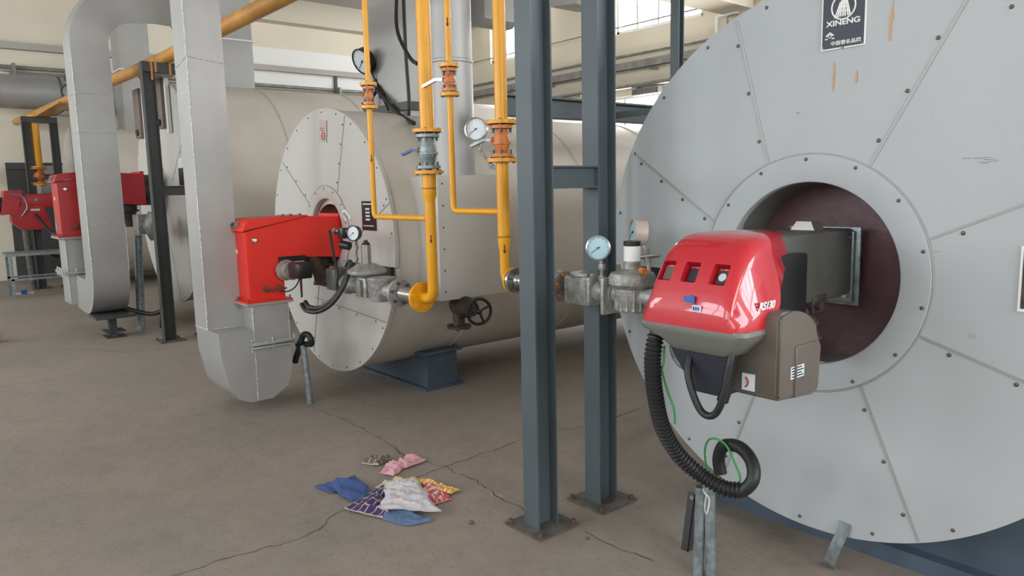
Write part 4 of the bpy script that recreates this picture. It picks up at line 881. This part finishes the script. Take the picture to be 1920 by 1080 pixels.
# ------------------------------------------------------------------ gas train of the near boiler
gn = thing('gas_train', 'cast gas train with square valve box leading to the red covered burner', 'gas train', (-2.4, Y2, 1.09))
zn = 1.09
q = MB('chrome'); q.flange((-2.818, Y2, zn), (1, 0, 0), .062, .016, 6, .007, 'screw'); q.use('chrome'); q.tube([(-2.81 + .315 * i / 60, Y2, zn - .0) for i in range(61)], lambda i: .026 + .005 * math.sin(i * 2 * math.pi / 7), 20); q.build('bellows', gn)
q = MB('chrome'); q.flange((-2.492, Y2, zn), (1, 0, 0), .072, .014, 6, .007, 'orange'); q.build('flange', gn); q = MB('cast'); q.flange((-2.474, Y2, zn), (1, 0, 0), .072, .016, 6, .009, 'orange', bl=.016); q.build('flange', gn)
q = MB('chrome'); q.cyl((-2.47, Y2, zn), (-2.39, Y2, zn), .024); q.build('nipple', gn)
q = MB('cast'); q.box((-2.41, Y2 - .058, 1.025), (-2.25, Y2 + .058, 1.155), bev=.012); q.box((-2.40, Y2 - .062, 1.04), (-2.385, Y2 + .062, 1.14)); q.box((-2.28, Y2 - .062, 1.04), (-2.265, Y2 + .062, 1.14)); q.lathe((-2.33, Y2, 1.155), (0, 0, 1), [(0, .07), (.012, .068), (.014, .03), (.018, .02)], 24); q.use('screw')
for sx in (-1, 1):
    for s_y in (-1, 1): q.cyl((-2.33 + sx * .06, Y2 + s_y * .042, 1.15), (-2.33 + sx * .06, Y2 + s_y * .042, 1.168), .007, seg=6)
q.build('valve_box', gn)
q = MB('cast'); q.lathe((-2.25, Y2, zn), (1, 0, 0), [(0, .045), (.015, .05), (.03, .034), (.05, .03), (.08, .036), (.095, .048), (.11, .05)], 24); q.cyl((-2.222, Y2, zn), (-2.222, Y2, 1.12), .014, seg=8); q.build('outlet_pipe', gn)
q = MB('cast'); q.lathe((-2.055, Y2, 1.02), (0, 0, 1), [(0, .06), (.02, .07), (.10, .075), (.11, .09), (.12, .098), (.15, .098), (.165, .09), (.175, .05), (.185, .032)], 32)
for k in range(16):
    a = 2 * math.pi * k / 16; q.box((-2.055 + .066 * math.cos(a) - .005, Y2 + .066 * math.sin(a) - .005, 1.03), (-2.055 + .066 * math.cos(a) + .005 + .008 * math.cos(a), Y2 + .066 * math.sin(a) + .005 + .008 * math.sin(a), 1.12))
q.box((-2.175, Y2 - .07, 1.0), (-2.155, Y2 + .07, 1.16), bev=.006); q.cyl((-2.16, Y2, zn), (-2.05, Y2, zn), .04); rn = q.build('regulator', gn)
q = MB('cast'); q.cyl((-2.055, Y2, 1.195), (-2.055, Y2, 1.235), .036, seg=24); q.build('spring_housing', rn)
q = MB('white'); q.cyl((-2.055, Y2, 1.235), (-2.055, Y2, 1.298), .035, seg=24); q.build('label_sleeve', rn)
q = MB('blackm'); q.cyl((-2.055, Y2, 1.298), (-2.055, Y2, 1.318), .036, seg=24); q.build('cap', rn)
q = MB('orange'); q.cyl((-1.99, Y2 - .02, 1.2), (-1.96, Y2 - .03, 1.2), .014, seg=8); q.build('test_nipple', rn)
q = MB('cast'); q.tube(fillet([(-2.0, Y2, zn), (-1.75, Y2, zn), (-1.60, Y2 + .1, zn + .03)], .08), .036, 16); q.build('inlet_pipe', gn)
# loose white flap below it, on the boiler rim
q = MB('sheet'); q.hexa([(-2.27, 2.72, 1.0), (-2.17, 2.72, .985), (-2.17, 2.74, .985), (-2.27, 2.74, 1.0), (-2.285, 2.66, .975 + .04), (-2.18, 2.66, 1.0), (-2.18, 2.665, 1.0), (-2.285, 2.665, .975 + .04)]); q.build('cover_flap', near)

# ------------------------------------------------------------------ hoses, conduits near the red burner
def corrugated(name, pts, r, label, n=16, pitch=.016, amp=.12, m='black', cat='hose'):
    P = smooth_path(pts, n); L = [0]
    for a, c in zip(P, P[1:]): L.append(L[-1] + (c - a).length)
    tot = L[-1]; N = int(tot / pitch * 4); Q = []; j = 0
    for i in range(N + 1):
        s = tot * i / N
        while j < len(L) - 2 and L[j + 1] < s: j += 1
        Q.append(P[j].lerp(P[j + 1], (s - L[j]) / max(1e-9, L[j + 1] - L[j])))
    q = MB(m); q.tube(Q, lambda i: r * (1 + amp * (1, 1, -1, -1)[i % 4]), 18); return q.build(name, label=label, cat=cat)
corrugated('corrugated_hose', [(-1.632, 2.02, 1.05), (-1.635, 2.0, 1.02), (-1.648, 2.0, .93), (-1.66, 2.03, .805), (-1.665, 2.08, .67), (-1.64, 2.14, .56), (-1.585, 2.19, .49), (-1.50, 2.22, .452), (-1.44, 2.24, .455)], .027, 'thick black corrugated hose hanging from the red burner to the conduits')
cable('cable_loop', [(-1.50, 2.22, .455), (-1.44, 2.24, .452), (-1.405, 2.26, .50), (-1.43, 2.29, .552), (-1.50, 2.32, .58), (-1.58, 2.34, .56), (-1.61, 2.35, .50), (-1.60, 2.35, .44)], .024, 'black', 'thick black cable looped back above the conduit ends')
cable('burner_cable', [(-1.325, 2.02, 1.05), (-1.326, 1.99, .99), (-1.342, 1.98, .88), (-1.365, 1.98, .82), (-1.395, 1.98, .798), (-1.43, 1.98, .81), (-1.465, 1.98, .87), (-1.49, 1.99, .93), (-1.50, 2.02, .99)], .012, 'black', 'smooth black cable hanging in a U under the red burner')
corrugated('corrugated_hose', [(-1.335, 2.03, 1.05), (-1.335, 2.01, .99), (-1.345, 2.0, .90), (-1.36, 2.0, .85)], .017, 'short black corrugated hose below the right of the red cover', pitch=.01)
corrugated('corrugated_hose', [(-1.60, 2.06, 1.02), (-1.60, 2.05, .98), (-1.58, 2.05, .94), (-1.55, 2.06, .92), (-1.50, 2.08, .915)], .011, 'thin grey metal hose under the left of the red cover', pitch=.008, m='galv')
cable('earth_wire', [(-1.645, 2.33, .42), (-1.66, 2.33, .52), (-1.62, 2.31, .585), (-1.55, 2.30, .585), (-1.49, 2.27, .54), (-1.45, 2.25, .49), (-1.46, 2.22, .46)], .004, 'cable', 'green wire draped over the black cable loop', 'wire')
cable('white_wire', [(-1.60, 2.3, .455), (-1.57, 2.2, .43), (-1.545, 2.2, .40), (-1.555, 2.2, .34), (-1.60, 2.25, .33), (-1.63, 2.3, .36)], .003, 'wirew', 'white wire loop hanging at the conduit ends', 'wire')
cable('earth_wire', [(-1.62, 2.03, .99), (-1.615, 2.02, .93), (-1.63, 2.03, .90), (-1.62, 2.05, .82), (-1.60, 2.06, .76), (-1.61, 2.08, .70)], .004, 'cable', 'thin green wire beside the thick corrugated hose', 'wire')
def conduit(x, y, xt, yt, zt_, label):
    q = MB('galv'); q.cyl((x, y, 0), (xt, yt, zt_), .021, seg=20); q.lathe((xt, yt, zt_ - .02), (0, 0, 1), [(0, .023), (.03, .024), (.032, .02)], 20, caps=False)
    q.build('floor_conduit', label=label, cat='conduit', group='floor conduits')
conduit(-1.685, 2.33, -1.675, 2.33, .36, 'left one of two galvanised conduits rising from the floor')
conduit(-1.638, 2.35, -1.642, 2.34, .37, 'right one of two galvanised conduits rising from the floor')
q = MB('steel_dark'); q.hexa([(-1.86, 2.45, 0), (-1.825, 2.45, 0), (-1.825, 2.455, 0), (-1.86, 2.455, 0), (-1.825, 2.45, .27), (-1.79, 2.45, .27), (-1.79, 2.455, .27), (-1.825, 2.455, .27)]); q.hexa([(-1.828, 2.45, 0), (-1.825, 2.45, 0), (-1.825, 2.485, 0), (-1.828, 2.485, 0), (-1.793, 2.45, .27), (-1.79, 2.45, .27), (-1.79, 2.485, .27), (-1.793, 2.485, .27)])
q.use('chrome').cyl((-1.805, 2.445, .25), (-1.805, 2.455, .25), .01, seg=8); q.build('angle_bracket', label='dark angle-iron stake leaning left of the floor conduits', cat='bracket')

# coil by the orange-red burner duct
cable('cable_coil', [(-5.20, 2.20, .30), (-5.16, 2.2, .36), (-5.12, 2.22, .43), (-5.05, 2.24, .45), (-4.99, 2.24, .46), (-4.97, 2.23, .50), (-5.0, 2.22, .53), (-5.05, 2.21, .52), (-5.08, 2.20, .47), (-5.12, 2.19, .44)], .022, 'black', 'black cable coiled right of the silver duct joint')
q = MB('galv'); q.cyl((-5.07, 2.24, 0), (-5.09, 2.22, .44), .024, seg=16); q.build('floor_conduit', label='dark grey conduit standing behind the silver duct box', cat='conduit')

# ------------------------------------------------------------------ structure between the boilers
pf = thing('platform_frame', 'blue-grey steel post and beam standing between the two white boilers', 'steel frame', (-3.2, 4.0, 0))
q = MB('steel_grey'); q.box((-3.15, 3.99, 0), (-3.085, 3.998, 5.88)); q.box((-3.15, 4.04, 0), (-3.085, 4.048, 5.88)); q.box((-3.12, 3.99, 0), (-3.112, 4.04, 5.88)); q.build('post', pf)
q = MB('steel_grey'); q.box((-3.75, 3.0, 2.0), (-3.65, 5.6, 2.012)); q.box((-3.75, 3.0, 2.12), (-3.65, 5.6, 2.132)); q.box((-3.705, 3.0, 2.01), (-3.695, 5.6, 2.12)); q.build('side_beam', pf)
for yy in (5.4,):
    q = MB('steel_grey'); q.box((-3.74, yy, 0), (-3.66, yy + .08, 2.0)); q.build('leg', pf)
q = MB('steel_grey'); q.box((-3.67, 4.0, 2.02), (-3.10, 4.04, 2.06)); q.build('cross_tie', pf)
q = MB('steel_grey'); q.prism([(-3.16, 4.03, 2.9), (-3.16, 4.03, 2.78), (-3.32, 4.03, 2.98), (-3.32, 4.03, 3.1)], (0, .02, 0)); q.build('gusset', pf)

# ------------------------------------------------------------------ far left corner
big = thing('steam_header', 'big horizontal silver-grey cylinder behind the far left frame', 'steam header', (-16.2, 4, 2.9))
for yy in (2.6, 6.0):
    q = MB('steel_dark'); q.box((LEFT_X + .005, yy, 3.11), (-15.95, yy + .04, 3.15)); q.torus((-16.2, yy + .02, 3.45), (0, 1, 0), .308, .012, 32, 6); q.build('hanger', big)
q = MB('silver'); q.lathe((-16.2, 1.2, 3.45), (0, 1, 0), [(0, .05), (.04, .24), (.1, .3), (8.0, .3)], 40); q.build('side_cylinder', big)
st4 = thing('square_flue', 'square pale flue framed by the arch of the tall silver duct', 'flue', (-14.9, 3.6, 2.6))
q = MB('silver'); q.box((-15.2, 3.35, 2.6), (-14.65, 3.85, 5.88)); q.build('flue_duct', st4)
q = MB('white'); q.box((-15.22, 3.33, 3.75), (-14.63, 3.87, 3.77)); q.build('joint_strip', st4)
q = MB('white'); q.cyl((-16.4, 1.75, 3.2), (-16.4, 1.75, 3.8), .16, seg=28); q.build('stack_pipe', label='short white stack stub behind the ochre pipe at left', cat='stack')
v = thing('steam_valve', 'dark steam valve with two handwheels hanging above the far ochre pipe', 'valve', (-14.5, 2.7, 3.3))
q = MB('iron'); q.cyl((-14.3, 2.5, 3.0), (-14.3, 2.5, 3.85), .035); q.lathe((-14.3, 2.5, 3.42), (0, 0, 1), [(0, .05), (.05, .09), (.12, .09), (.16, .05)], 16); q.build('valve_body', v)
q = MB('blackm'); q.torus((-14.3, 2.46, 3.28), (.9, -.4, 0), .11, .014, 20, 6); q.build('handwheel', v)
q = MB('blackm'); q.cyl((-14.3, 2.5, 3.5), (-14.15, 2.65, 3.5), .02); q.torus((-14.15, 2.65, 3.5), (1, 1, 0), .06, .012, 20, 6); q.build('handwheel', v)
q = MB('steel_dark'); q.box((LEFT_X + .01, .9, 2.02), (-13.9, 1.0, 2.14)); q.box((-14.0, .9, 0), (-13.9, 1.0, 2.02)); q.build('service_beam', label='dark horizontal beam behind the far frame at the left edge', cat='beam')
q = MB('silver'); q.lathe((-16.6, 2.1, 1.85), (0, 1, 0), [(0, .02), (.05, .25), (.1, .3), (.8, .3)], 28); q.build('tank', label='dull grey tank behind the far frame posts', cat='tank')
# burner of the farthest boiler
fbn = thing('motor_burner', 'dull red motor burner with scroll housing at the far left', 'burner', (-15.1, 1.7, 1.4))
bx = -14.9
q = MB('red_old'); q.box((bx - .2, 1.62, 1.38), (bx + .17, 2.5, 1.62), bev=.03); q.build('burner_arm', fbn)
q = MB('red_old'); q.prism([(bx - .17, 1.55, 1.45), (bx - .17, 2.0, 1.45), (bx - .17, 2.10, 1.02), (bx - .17, 1.68, 1.02), (bx - .17, 1.52, 1.15)], (.36, 0, 0)); bmesh.ops.bevel(q.bm, geom=q.bm.edges[:], offset=.02, segments=2, affect='EDGES'); q.build('scroll_housing', fbn)
q = MB('red_old'); q.prism([(bx - .2, 1.46, 1.68), (bx - .2, 1.72, 1.68), (bx - .2, 1.6, 1.3), (bx - .2, 1.38, 1.28)], (.4, 0, 0)); q.build('inlet_plate', fbn)
q = MB('blackm'); q.cyl((bx, 1.48, 1.45), (bx, 1.20, 1.42), .13, seg=24); q.cyl((bx, 1.22, 1.42), (bx, 1.17, 1.42), .09, seg=24); q.build('fan_motor', fbn)
q = MB('galv'); q.tube(smooth_path([(bx + .2, 1.55, 1.62), (bx + .22, 1.7, 1.58), (bx + .23, 1.75, 1.4), (bx + .2, 1.66, 1.25)], 6), .012, 8); q.build('fuel_tube', fbn)
q = MB('dial'); q.box((bx + .19, 1.8, 1.34), (bx + .195, 1.93, 1.37)); q.build('rating_plate', fbn)
q = MB('galv'); q.lathe((bx + .17, 1.9, 1.52), (1, 0, 0), [(0, .03), (.015, .03), (.02, .01)], 12); q.build('sight_glass', fbn)
q = MB('plate', 'galv'); q.cyl((bx, 1.75, 0), (bx, 1.72, 1.02), .055, seg=20); q.build('burner_post', label='round post propping up the far red burner', cat='post')
tb = thing('work_stand', 'low steel table frame on the floor at the far left', 'stand', (-14.2, 1.6, 0))
q = MB('galv'); q.box((-14.35, 1.30, .66), (-13.7, 2.25, .70)); q.build('table_top', tb)
for x, y in ((-14.3, 1.33), (-13.75, 1.33), (-14.3, 2.2), (-13.75, 2.2)):
    q = MB('galv'); q.box((x, y, 0), (x + .04, y + .04, .66)); q.build('leg', tb)
q = MB('galv'); q.box((-14.3, 1.33, .28), (-14.26, 2.2, .31)); q.box((-13.75, 1.33, .28), (-13.71, 2.2, .31)); q.build('stretcher', tb)
cable('far_cable', [(-14.75, 1.85, 1.3), (-14.2, 2.1, .85), (-14.1, 2.3, .9), (-14.0, 2.4, 1.1)], .02, 'black', 'dark cable sagging between the far burner and the duct, upper one')
cable('far_cable', [(-14.2, 1.9, .69), (-13.9, 2.0, .60), (-13.75, 2.24, .66), (-13.74, 2.24, .6)], .02, 'black', 'dark cable sagging below the far stand, lower one')
q = MB('bluetape', 'white'); q.box((-14.4, 1.5, 0), (-14.3, 1.58, .06)); q.use('white').box((-14.42, 1.36, 0), (-14.34, 1.68, .02)); q.build('rubbish', label='small blue and white scrap on the floor by the far post', cat='rubbish')
# gas train of boiler 3
g3 = thing('gas_train', 'grey gas train hidden between the tall duct and the dark frame', 'gas train', (-9.3, 2.3, 1.2))
q = MB('cast'); q.cyl((-9.9, 2.3, 1.2), (-8.9, 2.3, 1.2), .05); q.lathe((-9.25, 2.3, 1.2), (0, -1, 0), [(-.02, .02), (-.02, .16), (.02, .17), (.05, .12), (.08, .04)], 24); q.box((-9.7, 2.2, 1.1), (-9.45, 2.38, 1.33), bev=.01); q.build('valve_block', g3)
q = MB('galv'); q.cyl((-9.3, 2.1, 0), (-9.3, 2.15, 1.1), .045, seg=16); q.build('support_pipe', label='slim support pipe between the tall duct and the dark frame', cat='post')
cable('floor_cable', [(-9.3, 1.9, .30), (-9.0, 2.15, .22), (-8.85, 2.3, .32), (-8.82, 2.32, .48), (-8.9, 2.3, .52), (-8.95, 2.28, .42), (-9.0, 2.25, .05)], .025, 'black', 'black cable curling up from the floor beside the dark frame')

# black gauge and tube on boiler 3
gg3 = make_gauge('black steam gauge beside the arch of the tall silver duct', (-11.2, 3.3, 3.75), (-.3, -.85, -.35), .13, 'blackm', 'dial', [(-11.1, 3.3, 3.65), (-10.98, 3.3, 3.5), (-10.9, 3.25, 3.3), (-10.88, 3.25, 2.9)], stem_m='black', depth=.06)

# ------------------------------------------------------------------ rags on the floor
def cloth(name, corners, m, label, amp=.02, seed=0, N=26, z0=.004, cat='rag', wob=.02, ridge=15):
    q = MB(m); A_, B_, C_, D_ = [Vector((*c[:2], 0)) for c in corners]; uvl = q.bm.loops.layers.uv.new('uv'); V = {}
    off = Vector((seed * 3.1, seed * 1.7, seed))
    for i in range(N + 1):
        for j in range(N + 1):
            u, v = i / N, j / N; p = A_.lerp(B_, u).lerp(D_.lerp(C_, u), v)
            e = Vector((noise.noise(p * 9 + off), noise.noise(p * 9 + off * 2), 0)) * wob
            g_ = Vector((p.x * .9 + p.y * .5, p.y * 1.5 - p.x * 1.1, 0)); h = max(0, 1 - 3.2 * abs(noise.noise(g_ * ridge * .55 + off))) ** 1.5 * .55 + max(0, 1 - 4 * abs(noise.noise(p * ridge * 1.3 + off))) * .22 + .25 * (noise.noise(p * 6 + off) + .6); edge = min(1, 6 * min(u, 1 - u, v, 1 - v) + .18)
            V[i, j] = q.bm.verts.new((p.x + e.x, p.y + e.y, z0 + amp * h * edge))
    for i in range(N):
        for j in range(N):
            f = q._f([V[i, j], V[i + 1, j], V[i + 1, j + 1], V[i, j + 1]], True)
            for l, (a, c) in zip(f.loops, ((i, j), (i + 1, j), (i + 1, j + 1), (i, j + 1))): l[uvl].uv = (a / N, c / N)
    r = bmesh.ops.extrude_face_region(q.bm, geom=q.bm.faces[:]); bmesh.ops.translate(q.bm, verts=[v for v in r['geom'] if isinstance(v, bmesh.types.BMVert)], vec=(0, 0, .003))
    o = q.build(name, label=label, cat=cat, group='rags on the floor')
    if o.data.materials: pass
    return o
M['c_denim'] = cloth_mat('blue_cloth', (62, 80, 128)); M['c_pink'] = cloth_mat('pink_cloth', (196, 140, 148), (206, 160, 164), 14, 4, .5, 'x')
M['c_scrap'] = cloth_mat('dark_scrap', (96, 84, 76), (170, 160, 150), 3, 3, .15); M['c_white'] = cloth_mat('white_cloth', (196, 192, 194), (188, 176, 182), 7, 9, .2, 'y')
M['c_plaid'] = cloth_mat('plaid_cloth', (66, 48, 92), (176, 164, 160), 6, 5, .14); M['c_stripe'] = cloth_mat('yellow_stripe', (208, 148, 62), (222, 190, 140), 14, 2, .4, 'x')
M['c_red'] = cloth_mat('red_cloth', (186, 84, 88), (200, 180, 170), 5, 4, .2); M['c_jean'] = cloth_mat('pale_denim', (92, 118, 150)); M['c_cream'] = cloth_mat('cream_cloth', (190, 172, 140))
cloth('rag', [(-3.08, 1.61), (-2.85, 1.69), (-2.80, 1.80), (-3.05, 1.78)], 'c_jean', 'pale blue denim rag lowest in the rag pile', .018, 3, z0=.003)
cloth('rag', [(-3.19, 1.56), (-2.98, 1.64), (-3.10, 1.90), (-3.34, 1.84)], 'c_plaid', 'purple plaid rag at the left of the rag pile', .035, 5, z0=.008)
cloth('rag', [(-3.33, 1.80), (-3.22, 1.84), (-3.22, 2.02), (-3.36, 1.97)], 'c_cream', 'cream cloth edge at the back of the rag pile', .04, 6, z0=.006)
cloth('rag', [(-3.18, 1.88), (-2.93, 1.90), (-2.94, 2.02), (-3.16, 2.03)], 'c_red', 'red and cream rag at the right of the rag pile', .035, 8, z0=.006)
cloth('rag', [(-3.30, 1.96), (-2.99, 2.04), (-2.99, 2.10), (-3.30, 2.01)], 'c_stripe', 'yellow striped strip along the back of the rag pile', .035, 9, z0=.012, wob=.012)
cloth('rag', [(-3.03, 1.67), (-2.80, 1.86), (-3.24, 1.99), (-3.32, 1.86)], 'c_white', 'crumpled white rag on top of the rag pile', .028, 11, z0=.03, ridge=14, N=40)
cloth('rag', [(-3.50, 1.62), (-3.26, 1.62), (-3.24, 1.74), (-3.55, 1.80)], 'c_denim', 'bunched blue rag left of the rag pile', .06, 13, z0=.006, ridge=8)
cloth('rag', [(-3.56, 1.57), (-3.42, 1.60), (-3.45, 1.66), (-3.56, 1.64)], 'c_denim', 'flat blue sleeve end at the far left of the rags', .03, 14, z0=.005)
cloth('rag', [(-3.50, 1.91), (-3.41, 1.96), (-3.48, 2.10), (-3.57, 2.05)], 'c_pink', 'pink rag lying above the rag pile, lower half', .045, 15, z0=.005)
cloth('rag', [(-3.55, 2.04), (-3.45, 2.06), (-3.48, 2.22), (-3.60, 2.20)], 'c_pink', 'pink rag lying above the rag pile, upper half', .04, 16, z0=.005)
cloth('rag', [(-3.70, 1.92), (-3.60, 1.97), (-3.63, 2.08), (-3.75, 2.04)], 'c_scrap', 'small dark crumpled rag behind the blue one', .04, 17, z0=.005)
q = MB('straw')
for k in range(60):
    a = random.random() * 6.28; r = random.random() * .1; p0 = Vector((-9.72 + math.cos(a) * r, .70 + math.sin(a) * r, .0)); q.tube([p0, p0 + Vector((random.uniform(-.08, .08), random.uniform(-.08, .08), .03 + random.random() * .12))], .004, 4)
q.build('straw_clump', label='dry straw clump at the left picture edge', cat='straw', kind='stuff')
for (x, y, s_, lb) in ((-2.66, 1.93, .012, 'dark pebble on the floor left of the nearest steel base plate'), (-2.19, 2.22, .008, 'small dark pebble right of the nearest steel base plate')):
    q = MB('plate'); q.sphere((x, y, s_ * .6), s_, 8); q.build('pebble', label=lb, cat='pebble', group='pebbles')
for o in ALL:
    if '_o' in o: del o['_o']
